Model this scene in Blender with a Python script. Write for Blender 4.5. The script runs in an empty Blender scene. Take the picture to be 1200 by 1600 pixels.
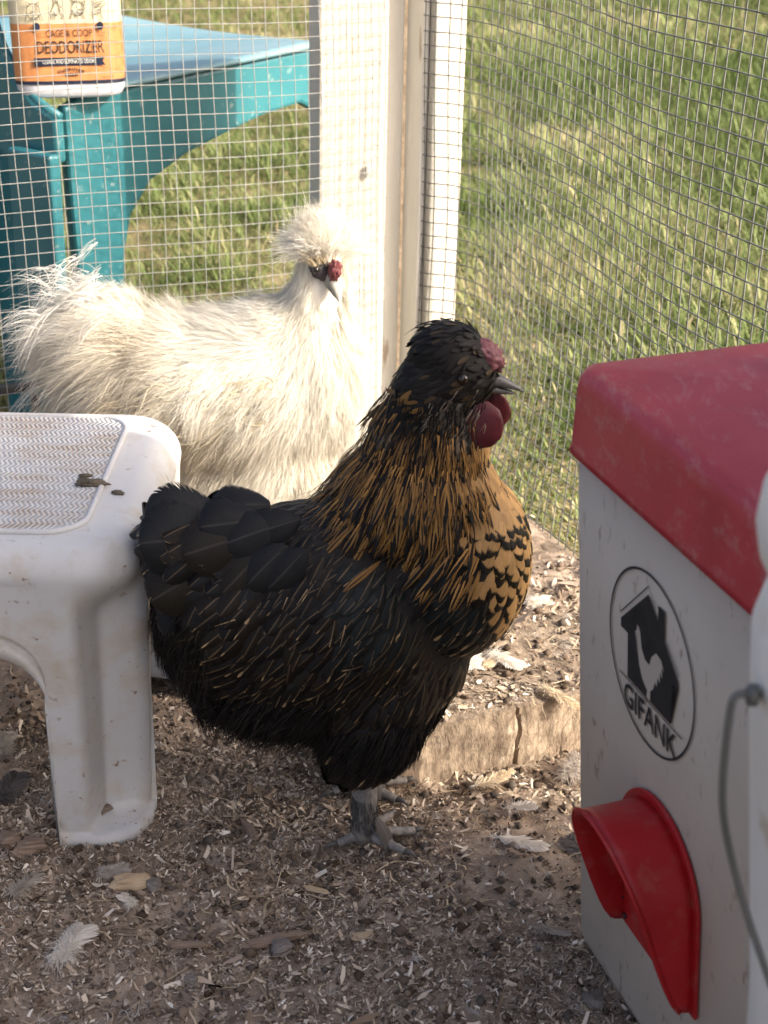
import bpy, bmesh, math, random
import numpy as np
from mathutils import Vector, Matrix, Quaternion
rng = np.random.default_rng(7); random.seed(7)
R = math.radians
scene = bpy.context.scene
COL = scene.collection

# ------------------------------------------------------------------ camera, sky, sun, exposure
cd = bpy.data.cameras.new('camera'); cam = bpy.data.objects.new('camera', cd); COL.objects.link(cam)
cam.location = (0, 0, .78)
cam.rotation_euler = (Matrix.Rotation(R(65), 3, 'X') @ Matrix.Rotation(R(1.2), 3, 'Z')).to_euler()
cd.sensor_fit = 'VERTICAL'; cd.sensor_height = 36; cd.lens = 54
cd.clip_start = .02; cd.clip_end = 400
cd.dof.use_dof = True; cd.dof.focus_distance = 1.28; cd.dof.aperture_fstop = 13
scene.camera = cam
SUN = Vector((.898 * math.cos(R(33)), -.44 * math.cos(R(33)), math.sin(R(33))))
w = bpy.data.worlds.new('World'); scene.world = w; w.use_nodes = True
sky = w.node_tree.nodes.new('ShaderNodeTexSky'); sky.sky_type = 'NISHITA'; sky.sun_disc = False
sky.sun_elevation = R(33); sky.sun_rotation = math.atan2(.898, -.44); sky.air_density = .5; sky.dust_density = 7.0; sky.ozone_density = 0
bg = w.node_tree.nodes['Background']; bg.inputs[1].default_value = .15
w.node_tree.links.new(sky.outputs[0], bg.inputs[0])
sl = bpy.data.lights.new('sun', 'SUN'); sl.energy = 2.35; sl.angle = R(.5); sl.color = (1, .93, .8)
so = bpy.data.objects.new('sun', sl); COL.objects.link(so); so.location = SUN * 5
so.rotation_euler = SUN.to_track_quat('Z', 'Y').to_euler()
scene.view_settings.view_transform = 'Standard'; scene.view_settings.look = 'None'
scene.view_settings.exposure = 1.5; scene.view_settings.gamma = 1

# ------------------------------------------------------------------ helpers
def tag(o, label=None, cat=None, group=None, kind=None):
    if label: o['label'] = label
    if cat: o['category'] = cat
    if group: o['group'] = group
    if kind: o['kind'] = kind
    return o
def empty(name, loc=(0, 0, 0), rz=0):
    o = bpy.data.objects.new(name, None); COL.objects.link(o); o.location = loc; o.rotation_euler.z = rz
    o.empty_display_size = .05
    return o
def link(name, me, mat, parent=None, smooth=False):
    if mat is not None and not me.materials: me.materials.append(mat)
    if smooth: me.polygons.foreach_set('use_smooth', [True] * len(me.polygons))
    o = bpy.data.objects.new(name, me); COL.objects.link(o)
    if parent: o.parent = parent
    return o
def np_mesh(name, V, Q, attrs=None, smooth=False):
    me = bpy.data.meshes.new(name); V = np.asarray(V, np.float32); Q = np.asarray(Q, np.int32); k = Q.shape[1]
    me.vertices.add(len(V)); me.vertices.foreach_set('co', V.ravel())
    me.loops.add(Q.size); me.loops.foreach_set('vertex_index', Q.ravel())
    me.polygons.add(len(Q)); me.polygons.foreach_set('loop_start', np.arange(0, Q.size, k, dtype=np.int32))
    if smooth: me.polygons.foreach_set('use_smooth', np.ones(len(Q), bool))
    for n, a in (attrs or {}).items():
        a = np.asarray(a, np.float32)
        if a.ndim == 1:
            me.attributes.new(n, 'FLOAT', 'POINT').data.foreach_set('value', a)
        elif a.shape[1] == 3:
            c = np.ones((len(a), 4), np.float32); c[:, :3] = a
            me.attributes.new(n, 'FLOAT_COLOR', 'POINT').data.foreach_set('color', c.ravel())
    me.update(calc_edges=True); me.validate()
    return me
def bm_obj(name, bm, mat, parent=None, smooth=False, bevel=0, solid=0, sub=0):
    me = bpy.data.meshes.new(name); bmesh.ops.recalc_face_normals(bm, faces=bm.faces); bm.to_mesh(me); bm.free()
    o = link(name, me, mat, parent, smooth)
    if solid:
        m = o.modifiers.new('s', 'SOLIDIFY'); m.thickness = solid; m.offset = -1
    if bevel:
        m = o.modifiers.new('b', 'BEVEL'); m.width = bevel; m.segments = 2; m.limit_method = 'ANGLE'
    if sub:
        m = o.modifiers.new('u', 'SUBSURF'); m.levels = sub; m.render_levels = sub
    return o
def frame_box(bm, o, ax, ay, az, lo, hi):
    """box spanned in an own frame: origin o, axes ax ay az, corner limits lo hi"""
    o, ax, ay, az = Vector(o), Vector(ax), Vector(ay), Vector(az); vs = []
    for k in (0, 1):
        for j in (0, 1):
            for i in (0, 1):
                vs.append(bm.verts.new(o + ax * (lo[0], hi[0])[i] + ay * (lo[1], hi[1])[j] + az * (lo[2], hi[2])[k]))
    for f in ((0, 2, 3, 1), (4, 5, 7, 6), (0, 1, 5, 4), (2, 6, 7, 3), (0, 4, 6, 2), (1, 3, 7, 5)):
        bm.faces.new([vs[i] for i in f])
def extrude_poly(bm, pts, o, ax, ay, an, thick):
    """polygon pts in the plane ax ay at o, extruded along an"""
    o, ax, ay, an = Vector(o), Vector(ax), Vector(ay), Vector(an)
    a = [bm.verts.new(o + ax * p[0] + ay * p[1]) for p in pts]; b = [bm.verts.new(v.co + an * thick) for v in a]
    bm.faces.new(a); bm.faces.new(b[::-1]); n = len(a)
    for i in range(n): bm.faces.new((a[i], a[(i + 1) % n], b[(i + 1) % n], b[i]))
def tube(bm, pts, rad, sides=6, cap=True):
    pts = [Vector(p) for p in pts]; rings = []; n = len(pts)
    rad = rad if hasattr(rad, '__len__') else [rad] * n
    prev = None
    for i, p in enumerate(pts):
        t = (pts[min(i + 1, n - 1)] - pts[max(i - 1, 0)]).normalized()
        if prev is None: s = t.cross(Vector((0, 0, 1)) if abs(t.z) < .9 else Vector((1, 0, 0))).normalized()
        else: s = (prev - t * prev.dot(t)).normalized()
        prev = s; q = t.cross(s)
        rings.append([bm.verts.new(p + (s * math.cos(a) + q * math.sin(a)) * rad[i]) for a in [2 * math.pi * k / sides for k in range(sides)]])
    for a, b in zip(rings, rings[1:]):
        for k in range(sides): bm.faces.new((a[k], a[(k + 1) % sides], b[(k + 1) % sides], b[k]))
    if cap and sides > 2: bm.faces.new(rings[0][::-1]); bm.faces.new(rings[-1])
def lathe(bm, prof, seg=48, c=(0, 0, 0)):
    rings = []
    for r, z in prof:
        rings.append([bm.verts.new((c[0] + r * math.cos(2 * math.pi * k / seg), c[1] + r * math.sin(2 * math.pi * k / seg), c[2] + z)) for k in range(seg)])
    for a, b in zip(rings, rings[1:]):
        for k in range(seg): bm.faces.new((a[k], a[(k + 1) % seg], b[(k + 1) % seg], b[k]))
    bm.faces.new(rings[0][::-1]); bm.faces.new(rings[-1])
def catmull(P, n):
    P = [Vector(p) for p in P]; P = [P[0] * 2 - P[1]] + P + [P[-1] * 2 - P[-2]]; out = []
    for i in range(1, len(P) - 2):
        for k in range(n):
            t = k / n; a, b, c, d = P[i - 1:i + 3]
            out.append(.5 * (2 * b + (c - a) * t + (2 * a - 5 * b + 4 * c - d) * t * t + (3 * b - a - 3 * c + d) * t ** 3))
    return out + [P[-2]]
def text_obj(name, s, size, mat, parent, M4, align='CENTER', sx=1.0, bold=0.0):
    cu = bpy.data.curves.new('t', 'FONT'); cu.body = s; cu.size = size; cu.align_x = align; cu.offset = bold; cu.resolution_u = 3
    o = bpy.data.objects.new('t', cu); COL.objects.link(o)
    me = bpy.data.meshes.new_from_object(o.evaluated_get(bpy.context.evaluated_depsgraph_get())); bpy.data.objects.remove(o)
    me.transform(M4 @ Matrix.Diagonal((sx, 1, 1, 1)))
    return link(name, me, mat, parent)
def vnoise(x, y, seed=0):
    xi, yi = np.floor(x).astype(np.int64), np.floor(y).astype(np.int64); fx, fy = x - xi, y - yi
    fx, fy = fx * fx * (3 - 2 * fx), fy * fy * (3 - 2 * fy)
    def h(a, b):
        n = (a * 374761393 + b * 668265263 + seed * 974711) & 0xffffffff
        n = ((n ^ (n >> 13)) * 1274126177) & 0xffffffff
        return ((n ^ (n >> 16)) & 0xffff) / 65535.
    return (h(xi, yi) * (1 - fx) + h(xi + 1, yi) * fx) * (1 - fy) + (h(xi, yi + 1) * (1 - fx) + h(xi + 1, yi + 1) * fx) * fy
def fbm(x, y, seed=0, oct=4):
    s = 0; a = .5
    for i in range(oct): s = s + a * vnoise(x * 2 ** i, y * 2 ** i, seed + i); a *= .5
    return s
def norm(a): return a / np.maximum(np.linalg.norm(a, axis=-1, keepdims=True), 1e-9)

# ------------------------------------------------------------------ materials
class NT:
    def __init__(s, name):
        s.m = bpy.data.materials.new(name); s.m.use_nodes = True; s.t = s.m.node_tree; s.b = s.t.nodes['Principled BSDF']; s.out = s.t.nodes['Material Output']
    def n(s, typ, **kw):
        nd = s.t.nodes.new('ShaderNode' + typ)
        for k, v in kw.items(): setattr(nd, k, v)
        return nd
    def l(s, a, b): s.t.links.new(a, b)
    def math(s, op, a, b=None, c=None, clamp=False):
        nd = s.n('Math', operation=op, use_clamp=clamp)
        for i, v in enumerate((a, b, c)):
            if v is None: continue
            if isinstance(v, (int, float)): nd.inputs[i].default_value = v
            else: s.l(v, nd.inputs[i])
        return nd.outputs[0]
    def mix(s, f, a, b, typ='MIX'):
        nd = s.n('Mix', data_type='RGBA', blend_type=typ)
        for sock, v in ((nd.inputs[0], f), (nd.inputs[6], a), (nd.inputs[7], b)):
            if isinstance(v, (int, float)): sock.default_value = v
            elif isinstance(v, tuple): sock.default_value = (*v, 1) if len(v) == 3 else v
            else: s.l(v, sock)
        return nd.outputs[2]
    def coord(s, scale=(1, 1, 1)):
        tc = s.n('TexCoord'); mp = s.n('Mapping'); mp.inputs['Scale'].default_value = scale; s.l(tc.outputs['Object'], mp.inputs[0]); return mp.outputs[0]
    def noise(s, scale, detail=4, vec=None, rough=.6, dist=0):
        nd = s.n('TexNoise'); nd.inputs['Scale'].default_value = scale; nd.inputs['Detail'].default_value = detail; nd.inputs['Roughness'].default_value = rough; nd.inputs['Distortion'].default_value = dist
        if vec is not None: s.l(vec, nd.inputs['Vector'])
        return nd.outputs[0]
    def ramp(s, f, stops):
        nd = s.n('ValToRGB'); e = nd.color_ramp.elements
        while len(e) < len(stops): e.new(.5)
        for el, (p, c) in zip(e, stops): el.position = p; el.color = (*c, 1) if isinstance(c, tuple) else (c, c, c, 1)
        s.l(f, nd.inputs[0]); return nd.outputs[0]
    def attr(s, n):
        nd = s.n('Attribute'); nd.attribute_name = n; return nd
    def bump(s, h, strength=.3, dist=.002):
        nd = s.n('Bump'); nd.inputs['Strength'].default_value = strength; nd.inputs['Distance'].default_value = dist; s.l(h, nd.inputs['Height']); s.l(nd.outputs[0], s.b.inputs['Normal'])
    def set(s, col=None, rough=None, spec=None, metal=None):
        for k, v in (('Base Color', col), ('Roughness', rough), ('Specular IOR Level', spec), ('Metallic', metal)):
            if v is None: continue
            if isinstance(v, tuple): s.b.inputs[k].default_value = (*v, 1)
            elif isinstance(v, (int, float)): s.b.inputs[k].default_value = v
            else: s.l(v, s.b.inputs[k])
        return s
def mottled(name, c1, c2, scale=30, rough=.6, bump=.2, dist=.001, spec=.4, stretch=(1, 1, 1), spots=None, spot_scale=120, spot_at=.68):
    t = NT(name); v = t.coord(stretch); f = t.noise(scale, 5, v)
    col = t.ramp(f, [(.3, c1), (.7, c2)])
    if spots:
        g = t.noise(spot_scale, 3, v, .5); big = t.noise(9, 2, v)
        m = t.math('MULTIPLY', t.ramp(g, [(spot_at, 0.), (spot_at + .05, 1.)]), t.ramp(big, [(.4, .15), (.6, 1.)]))
        col = t.mix(m, col, spots)
    t.set(col, rough, spec)
    if bump: t.bump(t.noise(scale * 4, 4, v), bump, dist)
    return t.m
def plain(name, c, rough=.5, spec=.4, metal=0): return NT(name).set(c, rough, spec, metal).m
def hairmat(name, transl=.4, rough=.7):
    """colour per strand from the attribute col; light passes through thin barbs"""
    t = NT(name); a = t.attr('col'); t.set(a.outputs[0], rough, .2)
    if transl:
        tr = t.n('BsdfTranslucent'); t.l(a.outputs[0], tr.inputs[0]); mx = t.n('MixShader'); mx.inputs[0].default_value = transl
        t.l(t.b.outputs[0], mx.inputs[1]); t.l(tr.outputs[0], mx.inputs[2]); t.l(mx.outputs[0], t.out.inputs[0])
    return t.m
HAIR_W = hairmat('white_down', .45, .95)
HAIR_B = hairmat('black_down', .1, .6)
GRASS = hairmat('grass_blade', .35, .5)
FLAKE = hairmat('wood_flake', 0, .85)
WOODW = mottled('weathered_white_paint', (.46, .435, .375), (.52, .495, .43), 14, .6, .3, .0015, stretch=(1, 1, .15), spots=(.35, .27, .18), spot_scale=60, spot_at=.7)
WOODW2 = mottled('dirty_white_paint', (.58, .555, .50), (.70, .675, .62), 18, .65, .3, .0015, stretch=(1, 1, .2), spots=(.28, .2, .13), spot_scale=50, spot_at=.64)
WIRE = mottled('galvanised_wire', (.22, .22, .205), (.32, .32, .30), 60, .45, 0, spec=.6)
WIRE_SHADE = mottled('shade_side_wire', (.07, .075, .07), (.17, .175, .165), 60, .55, 0, spec=.5)  # darker copy of the wire, shade of its inner side put into the colour
# ------------------------------------------------------------------ ground inside the run
def floor_h(x, y):
    h = (fbm(x * 9, y * 9, 3, 4) - .47) * .032 + (fbm(x * 45, y * 45, 11, 4) - .47) * .010 + (fbm(x * 160, y * 160, 21, 2) - .37) * .0035
    rise = np.clip((y - 1.2) / .25, 0, 1) * np.clip((x + .02) / .08, 0, 1) * .036      # litter banked up behind the plank
    return h + rise - .002
gx = np.arange(-.95, .75, .0042); gy = np.arange(.35, 1.98, .0042)
GX, GY = np.meshgrid(gx, gy); GZ = floor_h(GX, GY)
V = np.stack([GX, GY, GZ], -1).reshape(-1, 3); nx, ny = len(gx), len(gy)
I = (np.arange(ny - 1)[:, None] * nx + np.arange(nx - 1)[None]).ravel()
I = I[(((V[I, 0] + .004) * .402 - (V[I, 1] - 1.87) * .916) > -.03) & (((V[I, 0] + .004) * .916 + (V[I, 1] - 1.87) * .402) < .045)]      # only inside the fence corner
t = NT('run_soil'); v = t.coord()
c = t.ramp(t.noise(26, 8, v, .7), [(.25, (.12, .086, .062)), (.48, (.29, .222, .165)), (.62, (.46, .365, .28)), (.8, (.6, .49, .385))])
c = t.mix(t.ramp(t.noise(7, 3, v), [(.4, 0.), (.65, .5)]), c, (.42, .33, .25))
t.set(c, .95, .1); t.bump(t.noise(420, 5, v, .7), .8, .003); SOIL = t.m
tag(link('ground', np_mesh('ground', V, np.stack([I, I + 1, I + nx + 1, I + nx], 1), smooth=True), SOIL), kind='structure')

# lawn sheet to the horizon, with grass blades where the camera looks
t = NT('lawn_soil'); v = t.coord()
c = t.ramp(t.noise(14, 8, v, .7), [(.3, (.08, .07, .035)), (.5, (.19, .16, .08)), (.68, (.33, .26, .16)), (.85, (.42, .34, .23))])
t.set(c, .95, .1); t.bump(t.noise(120, 5, v), .8, .01); LAWN = t.m
bm = bmesh.new(); vs = [bm.verts.new(p) for p in ((-150, -150, -.012), (150, -150, -.012), (150, 150, -.012), (-150, 150, -.012))]; bm.faces.new(vs)
tag(bm_obj('lawn', bm, LAWN), kind='structure')

def ribbons(Rt, D, N, L, W, K=4, cols=2, lift=.2, bend=.1, grav=0., wprof=None, cup=0., side=None, wave=None, tipdense=False):
    """rows of ribbons: returns verts, quads, u, t, index of the ribbon"""
    n = len(Rt); tt = np.linspace(0, 1, K) if not tipdense else np.sin(np.linspace(0, 1, K) * np.pi / 2) ** .9; L = np.broadcast_to(L, (n,)); W = np.broadcast_to(W, (n,)); lift = np.broadcast_to(lift, (n,)); bend = np.broadcast_to(bend, (n,)); grav = np.broadcast_to(grav, (n,))
    if side is None: side = norm(np.cross(D, N))
    C = Rt[:, None] + D[:, None] * (L[:, None, None] * tt[None, :, None]) + N[:, None] * ((lift[:, None] * tt - bend[:, None] * tt ** 2) * L[:, None])[..., None]
    C[..., 2] -= (grav * L)[:, None] * tt ** 2
    if wave is not None: C = C + side[:, None] * (wave[:, None] * np.sin(tt * 5) * L[:, None])[..., None]
    wp = (1 - tt) if wprof is None else wprof(tt)
    u = np.linspace(-1, 1, cols)
    P = C[:, :, None] + side[:, None, None] * (u[None, None, :, None] * (W[:, None] * wp[None])[:, :, None, None])
    if cup: P = P - N[:, None, None] * (cup * u[None, None, :, None] ** 2 * (W[:, None] * wp[None])[:, :, None, None])
    base = np.arange(n)[:, None, None] * (K * cols) + (np.arange(K - 1) * cols)[None, :, None] + np.arange(cols - 1)[None, None]
    Q = np.stack([base, base + 1, base + cols + 1, base + cols], -1).reshape(-1, 4)
    U = np.broadcast_to(u[None, None], (n, K, cols)).ravel(); T = np.broadcast_to(tt[None, :, None], (n, K, cols)).ravel()
    return P.reshape(-1, 3), Q, U, T, np.repeat(np.arange(n), K * cols)

# grass: blades thinning out with distance
def in_run(x, y):          # inside the fenced corner
    a = (x - .003) * .402 + (y - 1.873) * -.916; b = (x - .003) * .916 + (y - 1.873) * .402
    return (a > -.045) & (b < .05)
def grass_patch(n, y0, y1, lmul, wmul, pw=1.0):
    y = y0 + (y1 - y0) * rng.random(n) ** pw; x = (rng.random(n) * 2 - 1) * (.16 + .285 * y)
    keep = ~in_run(x, y); x, y = x[keep], y[keep]; n = len(x)
    clump = fbm(x * 6, y * 6, 5, 3); right = np.clip((x - .1) / .25, 0, 1)
    d2 = fbm(x * 2.1, y * 2.1, 15, 3)
    keep = rng.random(n) < np.clip(.35 + 1.6 * (clump - .3) + .25 * right, .12, 1); x, y, clump, right, d2 = (a[keep] for a in (x, y, clump, right, d2)); n = len(x)
    az = rng.random(n) * 6.283; tilt = rng.random(n) ** .7 * 1.15
    D = np.stack([np.cos(az) * np.sin(tilt), np.sin(az) * np.sin(tilt), np.cos(tilt)], -1)
    N = norm(np.stack([np.cos(az), np.sin(az), -np.tan(tilt) * 0 - .3 + 0 * az], -1))
    L = (.024 + .042 * rng.random(n) ** 1.4 + .035 * right * rng.random(n)) * lmul * (.6 + clump)
    W = (.0006 + .0010 * rng.random(n)) * wmul * (1 + .35 * right)
    out = np.maximum(-((x + .004) * .402 - (y - 1.87) * .916), (x + .004) * .916 + (y - 1.87) * .402 - .05); L = L * np.clip(out / .5, .3, 1)
    V, Q, U, T, I = ribbons(np.stack([x, y, np.full(n, -.013)], -1), D, N, L, W, 4, 2, 0, -.35 * rng.random(n), .35 * rng.random(n), lambda t: np.sqrt(np.clip(1 - t ** 2.2, 0, 1)) * (.75 + .25 * np.minimum(t * 4, 1)))
    pal = np.array([(.09, .13, .035), (.14, .185, .06), (.21, .25, .095), (.32, .32, .15), (.46, .40, .23), (.38, .28, .16)])
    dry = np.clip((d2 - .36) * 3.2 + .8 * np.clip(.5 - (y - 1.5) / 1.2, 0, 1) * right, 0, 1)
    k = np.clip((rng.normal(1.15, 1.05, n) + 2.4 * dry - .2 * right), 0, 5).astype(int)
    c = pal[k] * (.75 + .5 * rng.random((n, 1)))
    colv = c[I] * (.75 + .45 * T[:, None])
    return V, Q, colv
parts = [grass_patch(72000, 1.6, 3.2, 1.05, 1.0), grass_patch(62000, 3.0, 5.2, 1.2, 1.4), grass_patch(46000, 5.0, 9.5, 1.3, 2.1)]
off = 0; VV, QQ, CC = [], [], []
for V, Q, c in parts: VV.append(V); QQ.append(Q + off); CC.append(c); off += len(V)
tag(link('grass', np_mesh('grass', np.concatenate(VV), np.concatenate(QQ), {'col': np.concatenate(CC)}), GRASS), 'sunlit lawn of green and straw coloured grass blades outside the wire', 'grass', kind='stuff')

# ------------------------------------------------------------------ fences: left panel along -l, right panel along n
C0 = Vector((-.004, 1.870, 0)); AL = Vector((.916, .402, 0)).normalized(); AN = Vector((.402, -.916, 0)).normalized(); AZ = Vector((0, 0, 1))
def fb(lo, hi):
    bm = bmesh.new(); frame_box(bm, C0, AL, AN, AZ, lo, hi); return bm
def wire_mesh(path, z0, z1, pitch, rad, parent, bow=None, skew=0., mat=None):
    """square welded mesh over a plan path (list of points with arc length); joined: each wire is about two pixels thick"""
    seg = [0.]
    for a, b in zip(path, path[1:]): seg.append(seg[-1] + (b - a).length)
    tot = seg[-1]; S = np.array(seg); PX = np.array([(p.x, p.y) for p in path])
    def at(s, z):
        q = np.array([np.interp(s, S, PX[:, 0]), np.interp(s, S, PX[:, 1]), z])
        if bow: q[:2] += bow(s, z)
        return q
    lines = []
    for s in np.arange(0.002, tot, pitch):
        j = rng.normal(0, .0006); lines.append([at(s + j + skew * (z - .3) + .0011 * math.sin(z * 23 + s * 9), z) for z in np.linspace(z0, z1, 26)])
    for z in np.arange(z0 + .004, z1, pitch):
        j = rng.normal(0, .0005); lines.append([at(s, z + j + .0013 * math.sin(s * 17 + z * 5)) for s in np.linspace(0, tot, max(12, int(tot / .012)))])
    V, Q = [], []; off = 0
    for P in lines:
        P = np.array(P); T = norm(np.gradient(P, axis=0)); A = norm(np.cross(T, np.array([.31, .52, .79]))); B = np.cross(T, A); m = len(P)
        ring = np.stack([P + rad * (math.cos(a) * A + math.sin(a) * B) for a in (.3, 1.87, 3.44, 5.01)], 1)
        V.append(ring.reshape(-1, 3)); i = np.arange(m - 1)[:, None] * 4
        k = np.arange(4)[None]; k2 = (k + 1) % 4
        Q.append(np.stack([i + k, i + k2, i + 4 + k2, i + 4 + k], -1).reshape(-1, 4) + off); off += m * 4
    o = link('wire_mesh', np_mesh('wire_mesh', np.concatenate(V), np.concatenate(Q), smooth=True), mat or WIRE, parent); o['kind'] = 'stuff'
    return o
lf = empty('fence_panel', C0); lf.location = (0, 0, 0)
tag(lf, 'wire mesh fence panel behind the white fluffy hen, with white wooden end stile', 'fence', 'fence panels of the run')
bm_obj('stile', fb((-.088, -.04, -.02), (-.0005, -.003, 1.1)), WOODW, lf, bevel=.0025)
bm_obj('bottom_rail', fb((-1.1, -.036, -.02), (-.0895, -.006, .012)), WOODW2, lf, bevel=.002)
p0 = C0 - AL * .004 + AN * .0015
wire_mesh([p0, p0 - AL * .5, p0 - AL * 1.0], .004, .98, .0163, .00054, lf, bow=lambda s, z: np.array([.402, -.916]) * (.006 * math.sin(s * 7 + .6) * math.sin(z * 5)), skew=.012)
bm_obj('staple', fb((-.03, .0, .36), (-.027, .004, .374)), WIRE, lf)
SILL = mottled('old_timber', (.13, .095, .065), (.3, .235, .17), 30, .85, .6, .003, stretch=(1, 1, 4), spots=(.04, .03, .02), spot_scale=70, spot_at=.6)
cp = empty('corner_post'); tag(cp, 'shaded white post in the run corner beside the dark gap', 'post')
bm_obj('post_board', fb((-.03, -.095, -.02), (.0430, -.055, 1.1)), WOODW2, cp, bevel=.002)
bm_obj('gap_backing', fb((.0, -.112, -.02), (.095, -.1, 1.1)), SILL, cp)  # dark backing added so that the gap beside the post shows dark
rf = empty('fence_panel'); tag(rf, 'bowed wire mesh fence panel in front of the tall grass, with sunlit white stile', 'fence', 'fence panels of the run')
bm_obj('stile', fb((.0575, -.045, -.02), (.0995, .0, 1.1)), WOODW, rf, bevel=.0025)
bm_obj('inner_stile', fb((.0476, -.06, -.02), (.0565, -.012, 1.1)), WOODW2, rf, bevel=.002)
bm_obj('sill_board', fb((.030, .003, -.02), (.056, 1.25, .026)), SILL, rf, bevel=.003)
pts = [C0 + AL * a + AN * b for a, b in ((.048, -.011), (.056, .003), (.073, .014), (.091, .040), (.099, .08), (.092, .15), (.076, .25), (.06, .37), (.047, .5), (.039, .7), (.035, .95), (.034, 1.25))]
path = catmull(pts, 8)
sill_line = C0 + AL * .03
def bow(s, z):
    k = 1 - min(1, max(0, z) / .25); k *= k                                         # drawn in to the sill at the bottom
    q = np.array([np.interp(s, [0, 1.4], [0, 0])]); return np.array([-.916, -.402]) * (.045 * k * math.exp(-((s - .2) / .16) ** 2)) + np.array([.916, .402]) * (.004 * math.sin(s * 13 + z * 6))
wire_mesh(path, .012, 1.0, .0165, .00072, rf, bow=bow, mat=WIRE_SHADE)
# unseen boarded wall added on the right to shade the near half of the run
cw = empty('shade_wall', (.55, .852, 0)); tag(cw, 'unseen white boarded wall added to shade the near half of the run', 'wall')
for k in range(9):
    bm = bmesh.new(); a = Vector((.24, -.97, 0)); b = Vector((.97, .24, 0))
    frame_box(bm, (0, 0, 0), a, b, AZ, (k * .202, 0, -.02), (k * .202 + .2, .022, 2.2)); bm_obj('board', bm, WOODW2, cw, bevel=.003)
bm = bmesh.new(); frame_box(bm, (0, 0, 0), a, b, AZ, (0, .0235, .3), (1.82, .06, .37)); bm_obj('rail', bm, WOODW2, cw)
# black edging rail outside the left panel
er = empty('edging_rail'); tag(er, 'low black metal edging rail behind the wire beside the stool top', 'edging')
BLK = plain('black_metal', (.02, .02, .022), .5)
bm = bmesh.new(); frame_box(bm, C0, AL, AN, AZ, (-.75, -.075, .115), (-.38, -.062, .125)); bm_obj('rail', bm, BLK, er)
for a in (-.49, -.44, -.395):
    bm = bmesh.new(); frame_box(bm, C0, AL, AN, AZ, (a, -.074, -.015), (a + .009, -.063, .1148)); bm_obj('upright', bm, BLK, er)

# ------------------------------------------------------------------ teal chair outside
t = NT('teal_plastic'); v = t.coord(); c = t.ramp(t.noise(9, 5, v), [(.3, (.022, .125, .15)), (.7, (.034, .17, .195))])
c = t.mix(t.ramp(t.noise(90, 4, v), [(.62, 0.), (.7, .55)]), c, (.3, .34, .32)); t.set(c, .38, .5); t.bump(t.noise(300, 3, v), .12, .001); TEAL = t.m
SEAT_M = mottled('glare_and_dust_seat', (.10, .22, .26), (.20, .31, .34), 7, .4, .1, spec=.5)  # paler teal: sky glare on the seat painted in, along with dust
ch = empty('plastic_chair', (-.40, 1.885, 0)); tag(ch, 'faded teal moulded plastic chair standing on the lawn behind the wire', 'chair')
U = Vector((.6, .8, 0)) * 1.12; W_ = Vector((-.8, .6, 0))
def arc(cx, cy, rx, ry, a0, a1, n=10): return [(cx + rx * math.cos(R(a0 + (a1 - a0) * k / n)), cy + ry * math.sin(R(a0 + (a1 - a0) * k / n))) for k in range(n + 1)]
O = Vector((0, 0, 0))
side_out = [(0.005, .43), (.03, .438), (.47, .452), (.475, .40), (.475, .0), (.44, .0), (.432, .36)] + [(.40, .378), (.33, .372), (.26, .358), (.19, .342), (.13, .318), (.096, .28), (.082, .23), (.074, .1), (.068, 0), (.02, 0), (.008, .3)]
bm = bmesh.new(); extrude_poly(bm, side_out, O, U, AZ, W_, .018); bm_obj('side_apron', bm, TEAL, ch, bevel=.005)
bm = bmesh.new(); extrude_poly(bm, [(x, z) for x, z in side_out], O + W_ * .52, U, AZ, W_, .018); bm_obj('side_apron', bm, TEAL, ch, bevel=.005)
# dished seat
bm = bmesh.new(); n1, n2 = 24, 20; g = []
for i in range(n1 + 1):
    row = []
    for j in range(n2 + 1):
        a, b = i / n1, j / n2; z = .447 + .014 * a - .028 * math.sin(math.pi * b) ** 1.5 * math.sin(math.pi * min(1, a * .8 + .12)) - .02 * max(0, a - .9) * 10 * .5
        row.append(bm.verts.new(U * (.015 + .47 * a) + W_ * (-.008 + .554 * b) + AZ * z))
    g.append(row)
for i in range(n1):
    for j in range(n2): bm.faces.new((g[i][j], g[i + 1][j], g[i + 1][j + 1], g[i][j + 1]))
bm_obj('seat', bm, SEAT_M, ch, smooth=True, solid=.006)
bm = bmesh.new(); extrude_poly(bm, [(.02, .44), (.52, .44), (.52, .36), (.4, .385), (.21, .39), (.12, .385), (.02, .36)], O + U * .476, W_, AZ, U, .014); bm_obj('front_apron', bm, TEAL, ch, bevel=.004)
# back: upright sides and panel rising at the near end
back = [(-.02, .425), (.015, .438), (.05, .462), (.075, .5), (.094, .55), (.106, .61), (.118, .7), (.135, .85), (.3, .87), (.3, .80), (.30, .44), (.13, .40), (.07, .36), (-.02, .37)]
bm = bmesh.new(); extrude_poly(bm, back, O - U * .012, W_, AZ, -U, .014); bm_obj('backrest', bm, TEAL, ch, bevel=.005)
bm = bmesh.new(); tube(bm, [O - U * .019 + W_ * a + AZ * b for a, b in back[:8]], .006, 8); bm_obj('back_rim', bm, TEAL, ch, smooth=True)
for (a, b, dep, d2) in ((-.026, .05, -.046, -.03), (.062, .132, -.016, -.004), (.132, .2, -.05, -.034)):      # rear leg pressed as a channel
    bm = bmesh.new(); extrude_poly(bm, [(a, 0), (b, 0), (b - .004, .385), (a - .006, .385)], O + U * d2, W_, AZ, U, dep - d2); bm_obj('rear_leg_web', bm, TEAL, ch, bevel=.004)

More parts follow.
